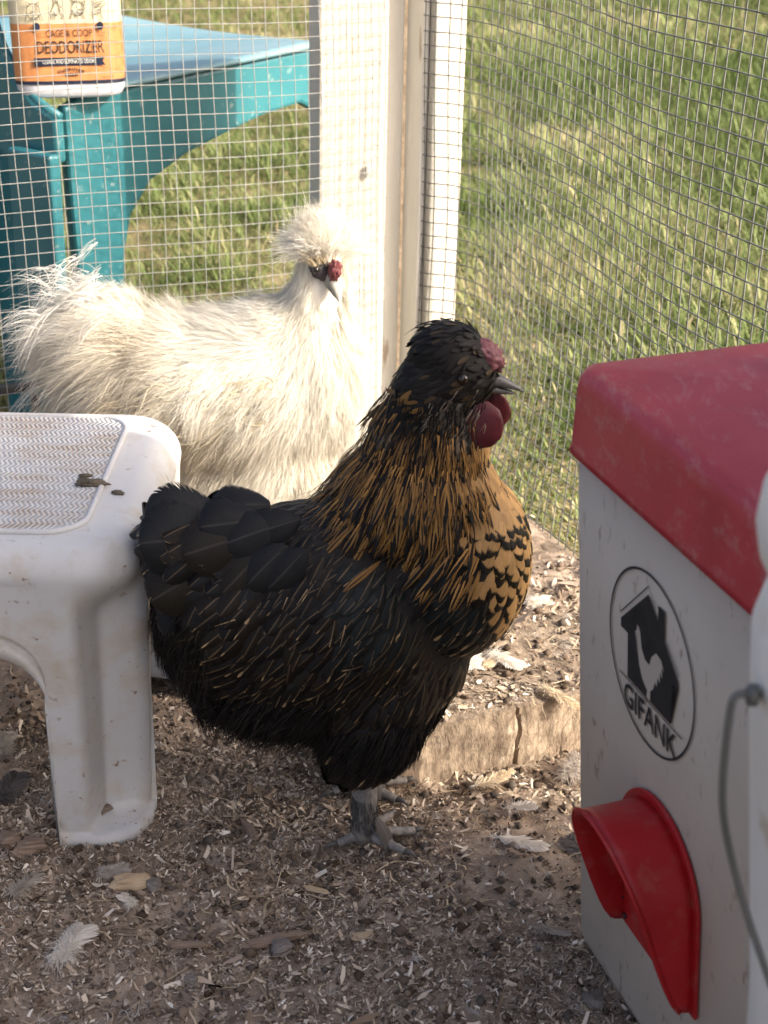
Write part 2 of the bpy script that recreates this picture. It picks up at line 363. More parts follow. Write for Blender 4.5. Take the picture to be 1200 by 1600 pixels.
# bottle of deodoriser on the seat
WHITE_P = mottled('white_plastic_bottle', (.62, .63, .68), (.7, .7, .74), 20, .35, .05, spec=.5)
bt = empty('spray_bottle', (-.392, 1.915, .441)); bt.scale = (.8, .8, .8); bt.rotation_euler = (R(-3), R(-1), R(10))
tag(bt, 'white plastic jug with orange deodoriser label standing on the teal chair', 'bottle')
def outline(hw, hd, n=64, e=3.6):
    return [(hw * math.copysign(abs(math.cos(a)) ** (2 / e), math.cos(a)), hd * math.copysign(abs(math.sin(a)) ** (2 / e), math.sin(a))) for a in [2 * math.pi * k / n for k in range(n)]]
bm = bmesh.new(); rings = []
for s, z in ((.8, 0), (.93, .004), (.985, .014), (1, .03), (1, .2), (.96, .24), (.8, .27), (.4, .3), (.25, .31), (.25, .34)):
    rings.append([bm.verts.new((x * s, y * s, z)) for x, y in outline(.082, .045)])
for a, b in zip(rings, rings[1:]):
    for k in range(64): bm.faces.new((a[k], a[(k + 1) % 64], b[(k + 1) % 64], b[k]))
bm.faces.new(rings[0][::-1]); bm.faces.new(rings[-1]); bm_obj('bottle_body', bm, WHITE_P, bt, smooth=True)
def wrap(name, a0, a1, z0, z1, mat, eps, rad=0.0, n=28):
    bm = bmesh.new(); prev = None; o3 = 3.6
    for k in range(n + 1):
        a = R(a0 + (a1 - a0) * k / n); x = (.082 + eps) * math.copysign(abs(math.cos(a)) ** (2 / o3), math.cos(a)); y = (.045 + eps) * math.copysign(abs(math.sin(a)) ** (2 / o3), math.sin(a))
        e = min(k, n - k) / n * (a1 - a0) / 57.3 * .09; zz = z0
        if rad and e < rad: zz = z0 + rad - math.sqrt(max(0, rad ** 2 - (rad - e) ** 2))
        cur = (bm.verts.new((x, y, zz)), bm.verts.new((x, y, z1)))
        if prev: bm.faces.new((prev[0], cur[0], cur[1], prev[1]))
        prev = cur
    return bm_obj(name, bm, mat, bt, smooth=True)
A0, A1 = 187, 353
wrap('label_top', A0, A1, .108, .19, plain('label_cream', (.62, .55, .38), .5), .0008)
wrap('label_orange', A0, A1, .021, .1078, plain('label_orange', (.58, .24, .085), .5), .0008, .02)
NAVY = plain('label_navy', (.012, .018, .04), .5); INK = plain('label_ink', (.03, .022, .02), .6); CREAMT = plain('label_white', (.8, .78, .7), .5)
wrap('label_foot', A0 + 6, A1 - 6, .0212, .0262, NAVY, .0014, .006)
def lab(x, z, y=-.0473): return Matrix.Translation((x, y, z)) @ Matrix.Rotation(R(90), 4, 'X')
text_obj('lettering', 'CAGE & COOP', .0142, INK, bt, lab(.004, .0895), sx=.72)
text_obj('lettering', 'DEODORIZER', .0255, INK, bt, lab(.004, .066), sx=.62, bold=.0001)
bm = bmesh.new(); extrude_poly(bm, [(-.05, .048), (.054, .048), (.05, .054), (.054, .060), (-.05, .060)], (0, -.0472, 0), (1, 0, 0), AZ, (0, 1, 0), .0004); bm_obj('banner', bm, NAVY, bt)
text_obj('lettering', 'CLEANS AND ELIMINATES ODORS', .0082, CREAMT, bt, lab(.001, .0513, -.0478), sx=.62)
def tiny_print(cx, cz, wid, hgt, n, arch=0.0):
    """print too small to read in the photograph: a row of little strokes"""
    bm = bmesh.new(); rr = random.Random(int(cx * 9999 + cz * 7777))
    for k in range(n):
        a = (k / (n - 1) - .5); x = cx + a * wid; z = cz - arch * a * a * 4
        tube(bm, [(x + rr.uniform(-.2, .2) * hgt, -.0474, z - hgt * .5), (x + rr.uniform(-.3, .3) * hgt, -.0474, z + hgt * .5)], hgt * .14, 4)
        if rr.random() < .6: zz = z + rr.choice((-.4, 0, .4)) * hgt; tube(bm, [(x, -.0474, zz), (x + wid / n * .7, -.0474, zz)], hgt * .13, 4)
    bm_obj('small_print', bm, INK, bt)
tiny_print(.003, .0425, .036, .0042, 12, .003); tiny_print(.003, .035, .018, .005, 6)
tiny_print(.004, .159, .046, .003, 16); tiny_print(-.018, .168, .018, .007, 4); tiny_print(.056, .031, .018, .002, 9)
DRAW = plain('label_drawing', (.09, .085, .075), .7)
def drawing(cx, cz, strokes):
    bm = bmesh.new()
    for st in strokes: tube(bm, [(cx + a * .001, -.0474, cz + b * .001) for a, b in st], .00055, 4)
    bm_obj('animal_drawing', bm, DRAW, bt)
def ell(x, y, a, b, n=12): return [(x + a * math.cos(k * 6.2832 / n), y + b * math.sin(k * 6.2832 / n)) for k in range(n + 1)]
drawing(-.045, .126, [ell(0, 0, 10, 11), ell(0, -3, 4, 3), [(-8, 7), (-10, 14), (-3, 10)], [(8, 7), (10, 14), (3, 10)], [(-4, 2), (-3, 2)], [(3, 2), (4, 2)], [(-10, -4), (-13, -14)], [(10, -4), (13, -14)], [(-5, -9), (5, -9)], [(-7, -12), (7, -12)]])
drawing(-.012, .127, [[(-9, -13), (-8, -3), (-4, 4), (-2, 10), (3, 11), (5, 6), (9, 5), (4, 3), (6, -3), (9, -8), (7, -13)], [(-3, 10), (-3, 15), (0, 12), (2, 16), (4, 11)], [(5, 2), (6, -2), (3, -2)], [(-5, -2), (0, -8)], [(-3, -2), (2, -8)], [(-7, -6), (-2, -12)]])
drawing(.02, .127, [ell(0, 2, 9, 10), [(-6, 10), (-9, 16), (-3, 12)], [(6, 10), (11, 13), (9, 5)], ell(3, -2, 4, 3), [(-9, 0), (-12, -13)], [(6, -7), (8, -13)], [(-4, 4), (-2, 4)], [(-7, -4), (-3, -10)], [(-8, -1), (-5, -7)]])
drawing(.049, .127, [[(-9, -14), (-8, -2), (-6, 8), (0, 10), (10, 12), (12, 9), (4, 2), (3, -6), (6, -14)], [(-5, 9), (-6, 14), (-1, 11)], [(0, 7), (2, 7)], [(-6, 2), (3, 5)], [(-6, -2), (3, 0)], [(-7, -7), (3, -5)], [(-5, 5), (6, 9)]])
for cx in (-.042, .05):
    bm = bmesh.new(); extrude_poly(bm, ell(0, 0, .005, .006, 16)[:-1], (cx, -.0482, .104), (1, 0, 0), AZ, (0, 1, 0), .0006); bm_obj('badge', bm, NAVY, bt)
    tiny_print(cx, .0945, .011, .0022, 6); tiny_print(cx, .0905, .008, .0022, 4)
# ------------------------------------------------------------------ animals: one continuous body mesh, plumage on top
def blob_body(name, ells, voxel, mat, parent, smooth=6):
    bm = bmesh.new()
    for e in ells:
        c, r, rot = Vector(e[0]), e[1], e[2] if len(e) > 2 else (0, 0, 0)
        Mx = Matrix.Translation(c) @ (Matrix.Rotation(R(rot[2]), 4, 'Z') @ Matrix.Rotation(R(rot[1]), 4, 'Y') @ Matrix.Rotation(R(rot[0]), 4, 'X')) @ Matrix.Diagonal((*r, 1))
        bmesh.ops.create_icosphere(bm, subdivisions=4, radius=1, matrix=Mx)
    me = bpy.data.meshes.new('tmp'); bm.to_mesh(me); bm.free(); o = bpy.data.objects.new('tmp', me); COL.objects.link(o)
    m = o.modifiers.new('r', 'REMESH'); m.mode = 'VOXEL'; m.voxel_size = voxel
    m = o.modifiers.new('s', 'SMOOTH'); m.iterations = smooth; m.factor = .6
    dg = bpy.context.evaluated_depsgraph_get(); dg.update(); me2 = bpy.data.meshes.new_from_object(o.evaluated_get(dg)); bpy.data.objects.remove(o)
    me2.name = name; b = link(name, me2, mat, parent, smooth=True); return b
def surf_sample(me, n, spacing=None):
    me.calc_loop_triangles(); T = np.empty(len(me.loop_triangles) * 3, np.int32); me.loop_triangles.foreach_get('vertices', T); T = T.reshape(-1, 3)
    V = np.empty(len(me.vertices) * 3, np.float32); me.vertices.foreach_get('co', V); V = V.reshape(-1, 3)
    Nn = np.empty(len(me.vertices) * 3, np.float32); me.vertices.foreach_get('normal', Nn); Nn = Nn.reshape(-1, 3)
    a, b, c = V[T[:, 0]], V[T[:, 1]], V[T[:, 2]]; ar = np.linalg.norm(np.cross(b - a, c - a), axis=1)
    k = rng.choice(len(T), n, p=ar / ar.sum()); u, v = rng.random(n), rng.random(n); s = u + v > 1; u[s], v[s] = 1 - u[s], 1 - v[s]; w = 1 - u - v
    P = V[T[k, 0]] * w[:, None] + V[T[k, 1]] * u[:, None] + V[T[k, 2]] * v[:, None]
    N = norm(Nn[T[k, 0]] * w[:, None] + Nn[T[k, 1]] * u[:, None] + Nn[T[k, 2]] * v[:, None])
    if spacing is None: return P.astype(float), N.astype(float)
    grid = {}; keep = []
    for i, p in enumerate(P):
        sp = spacing(p) if callable(spacing) else spacing; cell = tuple(np.floor(p / .03).astype(int)); ok = True
        for dx in (-1, 0, 1):
            for dy in (-1, 0, 1):
                for dz in (-1, 0, 1):
                    for q in grid.get((cell[0] + dx, cell[1] + dy, cell[2] + dz), ()):
                        d = P[q] - p
                        if d[0] * d[0] + d[1] * d[1] + d[2] * d[2] < sp * sp: ok = False; break
                    if not ok: break
                if not ok: break
            if not ok: break
        if ok: grid.setdefault(cell, []).append(i); keep.append(i)
    return P[keep].astype(float), N[keep].astype(float)
def tangent(D, N): return norm(D - N * np.sum(D * N, -1, keepdims=True))

# feather material: pattern in feather coordinates (fu across, ft along)
t = NT('patterned_feather'); fu = t.attr('fu').outputs['Fac']; ft = t.attr('ft').outputs['Fac']; au = t.math('ABSOLUTE', fu)
nz = t.noise(260, 3, t.coord(), .6); nzc = t.math('MULTIPLY', t.math('SUBTRACT', nz, .5), .5)
sw = t.attr('sw').outputs['Fac']; ew = t.attr('ew').outputs['Fac']; s0 = t.attr('s0').outputs['Fac']
wedge = t.math('MULTIPLY', sw, t.math('POWER', t.math('MAXIMUM', t.math('DIVIDE', t.math('SUBTRACT', ft, s0), t.math('SUBTRACT', 1.0, s0)), 0.0), .7))
streak = t.math('MULTIPLY', t.math('SUBTRACT', t.math('ADD', wedge, t.math('MULTIPLY', nzc, t.math('MULTIPLY', wedge, 1.6))), au), 14.0, clamp=True)
edge = t.math('MULTIPLY', t.math('SUBTRACT', t.math('ADD', t.math('ADD', ft, t.math('MULTIPLY', t.math('MULTIPLY', au, au), .22)), t.math('MULTIPLY', nzc, .35)), t.math('SUBTRACT', 1.12, ew)), 12.0, clamp=True)
msk = t.math('MAXIMUM', streak, edge)
base = t.attr('cb').outputs[0]; mark = t.attr('cm').outputs[0]
barb = t.math('SINE', t.math('MULTIPLY', t.math('SUBTRACT', ft, t.math('MULTIPLY', au, .35)), 210.0))
colr = t.mix(msk, base, mark); colr = t.mix(t.math('ADD', .08, t.math('MULTIPLY', barb, .08)), colr, (0, 0, 0))
shaft = t.math('MULTIPLY', t.math('MULTIPLY', t.math('SUBTRACT', .06, au), 30.0, clamp=True), .45); colr = t.mix(shaft, colr, t.mix(.5, colr, mark))
t.set(colr, .42, .2); t.bump(barb, .25, .0004)
vv = t.n('CombineXYZ'); t.l(t.math('MULTIPLY', fu, 1.2), vv.inputs[0]); t.l(t.math('MULTIPLY', t.math('SUBTRACT', ft, t.math('MULTIPLY', au, .35)), 34.0), vv.inputs[1]); t.l(t.attr('fr').outputs['Fac'], vv.inputs[2])
fz = t.noise(1.6, 2, vv.outputs[0], .6)                                   # barbs part at the vane's edge
t.l(t.mix(t.math('MULTIPLY', t.math('SUBTRACT', fz, .35), 1.1, clamp=True), colr, t.mix(.55, colr, (.026, .019, .014))), t.b.inputs['Base Color'])
rim = t.math('MAXIMUM', au, t.math('MULTIPLY', t.math('POWER', ft, 3.0), .93))
t.l(t.math('SUBTRACT', 1.0, t.math('MULTIPLY', t.math('SUBTRACT', t.math('ADD', rim, t.math('MULTIPLY', t.math('SUBTRACT', fz, .5), .8)), .93), 9.0, clamp=True)), t.b.inputs['Alpha'])
FEATHER = t.m
def feathers(name, P, D, N, L, W, cb, cm, sw, ew, s0, parent, lift=.2, bend=.25, grav=0., K=8, cols=5, cup=.25, kind='stuff', prof=None, mat=None):
    prof = prof or (lambda t: np.where(t < .55, .35 + .65 * np.sin(np.clip(t / .55, 0, 1) * 1.5708), np.sqrt(np.clip(1 - ((t - .55) / .452) ** 2, 0, 1))))
    V, Q, U, T, I = ribbons(P, D, N, L, W, K, cols, lift, bend, grav, prof, cup, None, None, True)
    n = len(P); B = lambda a: np.broadcast_to(a, (n,))[I]
    C3 = lambda a: np.broadcast_to(a, (n, 3))[I]
    o = link(name, np_mesh(name, V, Q, {'fu': U, 'ft': T, 'cb': C3(cb), 'cm': C3(cm), 'sw': B(sw), 'ew': B(ew), 's0': B(s0), 'fr': B(rng.random(n) * 50)}, smooth=True), mat or FEATHER, parent)
    if kind: o['kind'] = kind
    return o
def strands(name, P, D, N, L, W, col, parent, mat, lift=.3, bend=.2, grav=.1, K=5, wave=None, kind='stuff', tipfade=.0, flat=0., soft=None):
    side = norm(np.cross(D, norm(rng.normal(size=P.shape) * (1 - flat) + N * flat * 2.2)))

    V, Q, U, T, I = ribbons(P, D, N, L, W, K, 2, lift, bend, grav, lambda t: 1 - .8 * t, 0, side, wave)
    o = link(name, np_mesh(name, V, Q, {'col': np.broadcast_to(col, (len(P), 3))[I] * (1 + tipfade * (T[:, None] - .5))}, smooth=True), mat, parent)
    if soft is not None: o.data.normals_split_custom_set_from_vertices(norm(soft[I] + .0 * V))      # down shades with the form it covers
    if kind: o['kind'] = kind
    return o

# ================================================================== dark hen
YAW = R(10); hen = empty('hen', (-.008, 1.062, 0), YAW)
tag(hen, 'black hen with gold laced neck and breast, standing on the litter between stool and feeder', 'hen')
SKIN_B = mottled('dark_hen_skin', (.006, .0055, .0055), (.014, .012, .011), 60, .8, .3)
HB = [((-.04, 0, .20), (.108, .08, .092)), ((.056, 0, .241), (.068, .066, .083)), ((-.098, 0, .21), (.066, .066, .078)), ((-.062, 0, .165), (.08, .068, .062)),
      ((-.01, 0, .155), (.08, .07, .07)), ((.024, 0, .170), (.056, .055, .06), (0, -30, 0)), ((.034, 0, .295), (.063, .054, .056)), ((-.014, 0, .283), (.050, .046, .026), (0, -32, 0)), ((.040, 0, .338), (.046, .038, .05)), ((.044, -.003, .376), (.033, .03, .042)), ((.058, -.006, .394), (.032, .026, .029)), ((.053, -.004, .413), (.028, .024, .023)),
      ((-.005, -.037, .12), (.043, .032, .055), (0, 18, 0)), ((-.010, -.037, .104), (.026, .021, .032), (0, 12, 0)), ((-.005, .037, .12), (.043, .032, .055), (0, 18, 0)), ((-.010, .037, .104), (.026, .021, .032), (0, 12, 0)),
      ((-.132, 0, .268), (.034, .036, .03)), ((-.105, 0, .165), (.042, .05, .048))]
hb = blob_body('body', HB, .0045, SKIN_B, hen, 8)
GOLD_X = np.array([-.075, -.045, -.02, .0, .03, .07, .09, .12]); GOLD_Z = np.array([.345, .318, .292, .278, .268, .25, .225, .178])
def goldness(p): return p[:, 2] - np.interp(p[:, 0], GOLD_X, GOLD_Z)
def sp(p):
    if p[2] > .355: return .0042
    if p[2] > .285 and p[0] > -.05: return .0046
    if p[0] > .065: return .0072
    return .0076 if p[0] > -.09 else .0088
P, N = surf_sample(hb.data, 40000, sp)
x, z = P[:, 0], P[:, 2]; g = goldness(P) + rng.normal(0, .009, len(P))
nk = np.clip((z - .285) / .03, 0, 1) * (x > -.06); br = np.clip((x - .045) / .04, 0, 1) * np.clip((.30 - z) / .05, 0, 1); hd = np.clip((z - .360) / .02, 0, 1)
rear = np.clip((-.08 - x) / .06, 0, 1)
D = np.array([-.62, 0, -.78]) + np.zeros_like(P)
D = D * (1 - rear[:, None]) + np.array([-.9, 0, -.35]) * rear[:, None]
# hackle fans out from the head over the shoulders
fan = norm(P - np.array([.045, 0, .43])) * np.array([1.25, 1, 1]) + np.array([-.1, 0, -.35])
D = D * (1 - nk[:, None]) + fan * nk[:, None]
D = D * (1 - br[:, None]) + np.array([-.42, 0, -1.]) * br[:, None]
D = D * (1 - hd[:, None]) + np.array([-1., 0, -.25]) * hd[:, None]
D = tangent(D + rng.normal(0, .19, P.shape), N)
n = len(P); rnd = rng.random(n)
GOLD = np.array([.36, .19, .055]); BUFF = np.array([.42, .29, .15]); BLACKF = np.array([.0036, .0033, .0035]); BROWN = np.array([.014, .0095, .0065])
fluff = (z < .16) & (x < -.045) | (z < .145) & (x < -.0) | (z < .115)
zone_head = ((z > .350) & (x < .012)) | (hd + rng.normal(0, .3, n) > .62) | (z > .374) | ((z > .350) & (x > .052)); xj = x + rng.normal(0, .010, n); zone_neck = (~zone_head) & (g > 0) & (xj < .068) ; zone_breast = (~zone_head) & (g > 0) & (xj >= .068)
zone_body = ~(zone_head | zone_neck | zone_breast)
def sub(m, a): return a[m] if getattr(a, 'ndim', 0) else a
def rc(c, m, amt=.3): return c * (1 - amt + 2 * amt * rng.random((m.sum(), 1)))
m = zone_body & ~fluff
big = 1 + .55 * np.clip((-.06 - x) / .08, 0, 1)
frontness = np.clip((x - .0) / .08, 0, 1) * np.clip((.26 - z) / .06, 0, 1)
has = rng.random(n) < (.46 - .2 * rear + .3 * frontness)
swv = np.where(has, .12 + .14 * rng.random(n) ** 2 + .35 * frontness * rng.random(n), 0.0); s0v = .60 + .24 * rng.random(n)
cb = np.where(rng.random((n, 1)) < .45, BROWN * .75, BLACKF) * (.7 + .6 * rng.random((n, 1)))
teal = (np.abs(x - .03) < .06) & (np.abs(z - .235) < .035); cb[teal] = np.array([.006, .010, .0115]) * (.6 + .9 * rng.random((teal.sum(), 1)))
feathers('back_and_wing_plumage', P[m], D[m], N[m], (.0245 * big * (.75 + .5 * rnd))[m], (.0090 * big * (.8 + .4 * rng.random(n)))[m], cb[m], rc(BUFF, m), swv[m], 0., s0v[m], hen, lift=.24, bend=.20 + .2 * rnd[m], cup=.42)
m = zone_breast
feathers('breast_plumage', P[m], D[m], N[m], .0235 * (.8 + .4 * rnd[m]), .0078, rc(GOLD * np.array([1., 1.12, 1.5]) * (1.15 + np.clip((x[m] - .07) / .04, 0, 1) * .55)[:, None], m, .2), rc(BLACKF, m), 0., .32 + .2 * rng.random(m.sum()), .5, hen, lift=.24, bend=.2 + .15 * rnd[m], cup=.3)  # lighter buff lacing toward the breast front, with the rim light painted in
m = zone_neck
dark = np.clip(1.05 - (x[m] + .03) / .11, .15, 1)[:, None]
feathers('hackle', P[m], D[m], N[m], .036 * (.7 + .6 * rnd[m]), .0029, rc(GOLD * (1.1 - .6 * dark) * np.clip(1.2 - (z[m] - .335) / .04, .3, 1)[:, None], m, .45), rc(BLACKF, m), (.35 + .75 * rng.random(m.sum())), np.where(rng.random(m.sum()) < .5, .2 + .3 * rng.random(m.sum()), 0.), .02 + .3 * rng.random(m.sum()), hen, lift=.2, bend=.18, cup=.3,
         prof=lambda t: np.clip(1.15 * np.sqrt(np.clip(t + .1, 0, 1)) * np.clip(1.04 - t ** 3.5, 0, 1), .04, 1.1))
m = zone_head
cbh = np.where((rng.random((m.sum(), 1)) < np.clip(.10 + (.385 - P[m][:, 2:3]) * 14, .08, .6)), np.array([[.05, .033, .015]]), BLACKF * 1.0)
nape = (P[m][:, 0] < .034) & (P[m][:, 2] < .392) & (rng.random(m.sum()) < .55); cbh[nape] = GOLD * (.2 + .5 * rng.random((nape.sum(), 1)))
cheek = (P[m][:, 2] < .362) & (P[m][:, 0] < .062) & (P[m][:, 1] < 0); cbh[cheek] = np.array([.13, .105, .075]) * (.5 + .8 * rng.random((cheek.sum(), 1)))
feathers('head_plumage', P[m], D[m], N[m], .012 * (.7 + .7 * rnd[m]), .0019, cbh, BLACKF, 0., 0., .5, hen, lift=.14, bend=.14, cup=.2, cols=3, K=5)
# swept back crown tuft, breast down showing between feathers, belly fluff
k = 60; Pc = np.stack([rng.uniform(.035, .066, k), rng.normal(-.004, .011, k), rng.uniform(.429, .434, k)], -1)
strands('crown_tuft', Pc, norm(np.stack([-1 + rng.normal(0, .25, k), rng.normal(0, .3, k), .0 + .12 * rng.random(k)], -1)), np.tile([0, 0, 1.], (k, 1)), rng.uniform(.008, .015, k), .0007, BLACKF * 1.2, hen, HAIR_B, .2, .4, .3)
Pf, Nf = surf_sample(hb.data, 70000)
m = ((Pf[:, 2] < .165) & (Pf[:, 0] < -.035)) | (Pf[:, 2] < .135) | ((Pf[:, 0] < -.13) & (Pf[:, 2] < .235))
Pf, Nf = Pf[m], Nf[m]; Df = tangent(np.array([-.5, 0, -.85]) + rng.normal(0, .28, Pf.shape), Nf); kf = len(Pf)
cf = np.where(rng.random((kf, 1)) < .42, np.array([[.030, .024, .020]]), np.array([[.0055, .0048, .0045]])) * (.6 + .8 * rng.random((kf, 1)))
strands('belly_fluff', Pf, Df, Nf, (.013 + .017 * rng.random(kf) * np.clip(1.3 - Pf[:, 0] * 3, .5, 1.5)) * np.clip((Pf[:, 2] - .06) / .08, .3, 1), .00045, cf, hen, HAIR_B, .45, .3, .18, K=4)
# feathers over the thigh, with a few buff streaks
Pt, Nt = surf_sample(hb.data, 9000, .0072); m = (Pt[:, 2] < .175) & (Pt[:, 2] > .062) & (Pt[:, 0] > -.06)
Pt, Nt = Pt[m], Nt[m]; kt = len(Pt); Dt = tangent(np.array([-.55, 0, -.8]) + rng.normal(0, .15, Pt.shape), Nt)
st = rng.random(kt) < np.clip(.3 + 5 * (Pt[:, 0] - .0), .15, .85)
feathers('thigh_plumage', Pt, Dt, Nt, .023, .0068, np.array([.007, .0065, .0065]) * (.6 + .9 * rng.random((kt, 1))), BUFF * (.7 + .5 * rng.random((kt, 1))), np.where(st, .08 + .25 * rng.random(kt) ** 2, 0), 0., .35 + .3 * rng.random(kt), hen, lift=.3, bend=.25, cup=.3)
# loose barbs that soften the hackle, the face and the body outline
Pq, Nq = surf_sample(hb.data, 30000); xq, zq = Pq[:, 0], Pq[:, 2]; gq = goldness(Pq) + rng.normal(0, .008, len(Pq))
nkq = (zq > .29) & (gq > -.01) & (zq < .385) & (xq < .075); pick = nkq & (rng.random(len(Pq)) < .42); kq = pick.sum()
Dq = tangent(norm(Pq[pick] - np.array([.045, 0, .44])) * np.array([1.2, 1, 1]) + np.array([-.12, 0, -.35]) + rng.normal(0, .16, (kq, 3)), Nq[pick])
darkq = (rng.random((kq, 1)) < np.clip(.5 + (zq[pick] - .34)[:, None] * 14 - xq[pick][:, None] * 2, .3, .97))
strands('hackle_barb', Pq[pick] + Nq[pick] * .0045, Dq, Nq[pick], rng.uniform(.010, .022, kq), .00055, np.where(darkq, BLACKF * 1.4, GOLD * (.45 + .75 * rng.random((kq, 1)))), hen, HAIR_B, .16, .14, .05, K=4, flat=.7)
pick = ~nkq & (zq > .15) & (zq < .33) & (gq < -.004) & (rng.random(len(Pq)) < .03); kq = pick.sum()
Dq = tangent(np.array([-.68, 0, -.7]) + rng.normal(0, .25, (kq, 3)), Nq[pick])
gb = (gq[pick] > 0)[:, None] & (rng.random((kq, 1)) < .8)
strands('body_barb', Pq[pick] + Nq[pick] * .005, Dq, Nq[pick], rng.uniform(.008, .018, kq), .0005, np.where(gb, GOLD * np.array([1.1, 1.2, 1.5]), np.where(rng.random((kq, 1)) < .05, BUFF * .8, BLACKF * (.8 + 1.6 * rng.random((kq, 1))))), hen, HAIR_B, .16, .16, .05, K=4, flat=.7)
# tail: single broad rounded feathers, overlapping in lobes
def tail_feather(loc, ang, L, W, ny, bend=.3, cup=.3):
    """ang: direction in the side view, degrees above straight back; ny: how far the flat side turns to the hen's right flank"""
    d = norm(np.array([[-math.cos(R(ang)), -.25 * ny, math.sin(R(ang))]])); n_ = np.array([[-.25, -ny, 1 - abs(ny) * .75]]); n_ = norm(n_ - d * np.sum(n_ * d))
    c = BLACKF * random.uniform(1.1, 2.2) + (np.array([.0, .002, .004]) if random.random() < .5 else np.array([.006, .004, .001]))
    return feathers('tail_feather', np.array([loc]), d, n_, L, W, c, np.array([.10, .088, .075]), .022, 0., .3, hen, lift=.22, bend=bend, K=14, cols=9, cup=cup, kind=None,
                    prof=lambda t: np.where(t < .6, np.clip(np.sqrt(np.clip(t * 1.6 + .03, 0, 1)), 0, 1), np.sqrt(np.clip(1 - ((t - .6) / .402) ** 2, 0, 1))))
for a in ((-.112, -.022, .284, 2, .066, .030, .85), (-.112, -.012, .288, 14, .062, .028, .7), (-.118, .010, .270, 8, .062, .026, -.6), (-.116, -.030, .270, -26, .064, .027, .95), (-.12, -.028, .256, -48, .064, .024, .95), (-.12, .03, .256, -40, .062, .022, -.9),
          (-.098, -.036, .289, -10, .050, .023, .88), (-.088, -.030, .297, 2, .046, .022, .75), (-.086, -.044, .282, -42, .054, .020, .96), (-.074, -.036, .296, -12, .044, .02, .8), (-.072, -.048, .284, -40, .044, .018, .92),
          (-.08, -.014, .302, 4, .044, .02, .55), (-.08, .03, .286, 0, .045, .02, -.8), (-.122, -.024, .24, -70, .062, .021, .9), (-.128, -.006, .24, -66, .06, .021, .5), (-.125, .02, .24, -66, .06, .02, -.7), (-.098, -.054, .258, -60, .05, .018, 1.), (-.06, -.034, .298, -10, .04, .017, .8), (-.058, -.052, .282, -42, .04, .016, .95)):
    tail_feather(a[:3], *a[3:])
k = 420; Pk = np.array([.050, -.033, .372]) + rng.normal(0, 1, (k, 3)) * np.array([.009, .0015, .007])
strands('cheek_tuft', Pk, norm(np.array([-.5, -.12, -.75]) + rng.normal(0, .18, (k, 3))), np.tile([0, -1., 0], (k, 1)), rng.uniform(.005, .010, k), .00042, np.array([.16, .135, .105]) * (.4 + 1. * rng.random((k, 1))), hen, HAIR_B, .25, .3, .1, K=4)
# head details
HEADM = Matrix.Translation((.05, -.004, .393)) @ Matrix.Rotation(R(-12), 4, 'Z')
def head_part(name, bm, mat, parent, M4, **kw):
    bmesh.ops.transform(bm, matrix=M4, verts=bm.verts); return bm_obj(name, bm, mat, parent, smooth=True, **kw)
BEAK = mottled('horn_beak', (.05, .05, .052), (.13, .125, .12), 90, .4, .15, .0005, spec=.5)
def beak(lower=False, s=1.0):
    bm = bmesh.new(); rings = []
    for k in range(9):
        a = k / 8; xx = a * .034 * (.8 if lower else 1); hh = (.0085 if not lower else .004) * (1 - a) ** .75 + .0007; ww = .0075 * (1 - a) ** .8 + .0006
        zz = (-.0005 - .009 * a ** 1.8) if not lower else (-.0048 - .0055 * a)
        rings.append([bm.verts.new((xx * s, math.cos(q) * ww * s, (zz + math.sin(q) * hh * (1 if math.sin(q) > 0 or lower else .5)) * s)) for q in [2 * math.pi * j / 12 for j in range(12)]])
    for a, b in zip(rings, rings[1:]):
        for j in range(12): bm.faces.new((a[j], a[(j + 1) % 12], b[(j + 1) % 12], b[j]))
    bm.faces.new(rings[0][::-1]); bm.faces.new(rings[-1]); return bm
def fleshy(size, amp, freq, seed):
    bm = bmesh.new(); bmesh.ops.create_icosphere(bm, subdivisions=4, radius=1)
    from mathutils import noise
    for v in bm.verts:
        d = 1 + amp * noise.noise(v.co * freq + Vector((seed, 0, 0))) + amp * .6 * noise.noise(v.co * freq * 2.3 + Vector((0, seed, 0))); v.co = Vector((v.co.x * size[0] * d, v.co.y * size[1] * d, v.co.z * size[2] * d))
    return bm
COMB = mottled('comb_flesh', (.13, .04, .05), (.22, .085, .105), 160, .5, .5, .001, spec=.4)
WATT = mottled('wattle_flesh', (.06, .006, .011), (.10, .011, .018), 120, .45, .4, .0007, spec=.4)
Tm = Matrix.Translation
head_part('upper_beak', beak(), BEAK, hen, HEADM @ Tm((.026, 0, .0)))
head_part('lower_beak', beak(True), BEAK, hen, HEADM @ Tm((.026, 0, -.0005)))
bm = bmesh.new(); bmesh.ops.create_uvsphere(bm, u_segments=10, v_segments=6, radius=1); head_part('nostril', bm, plain('nostril', (.01, .009, .009), .6), hen, HEADM @ Tm((.0345, -.0063, .0035)) @ Matrix.Diagonal((.003, .0013, .0012, 1)))
head_part('comb', fleshy((.0165, .0085, .0115), .3, 5.0, 2.), COMB, hen, HEADM @ Tm((.028, -.001, .0185)) @ Matrix.Rotation(R(38), 4, 'Y'))
for s, dz in ((-1, 0), (1, .002)):
    head_part('wattle', fleshy((.020, .0046, .0185), .08, 1.6, 4. + s), WATT, hen, HEADM @ Tm((.0255 + .003 * (s + 1), s * .0150 if s < 0 else .009, -.031 + dz)) @ Matrix.Rotation(R(8 * s), 4, 'X'))
for s in (-1, 1):
    bm = bmesh.new(); bmesh.ops.create_uvsphere(bm, u_segments=16, v_segments=10, radius=.0043)
    ey = head_part('eye', bm, plain('hen_eye', (.012, .006, .003), .08, .6), hen, HEADM @ Tm((.0135, s * .0245, .008)))
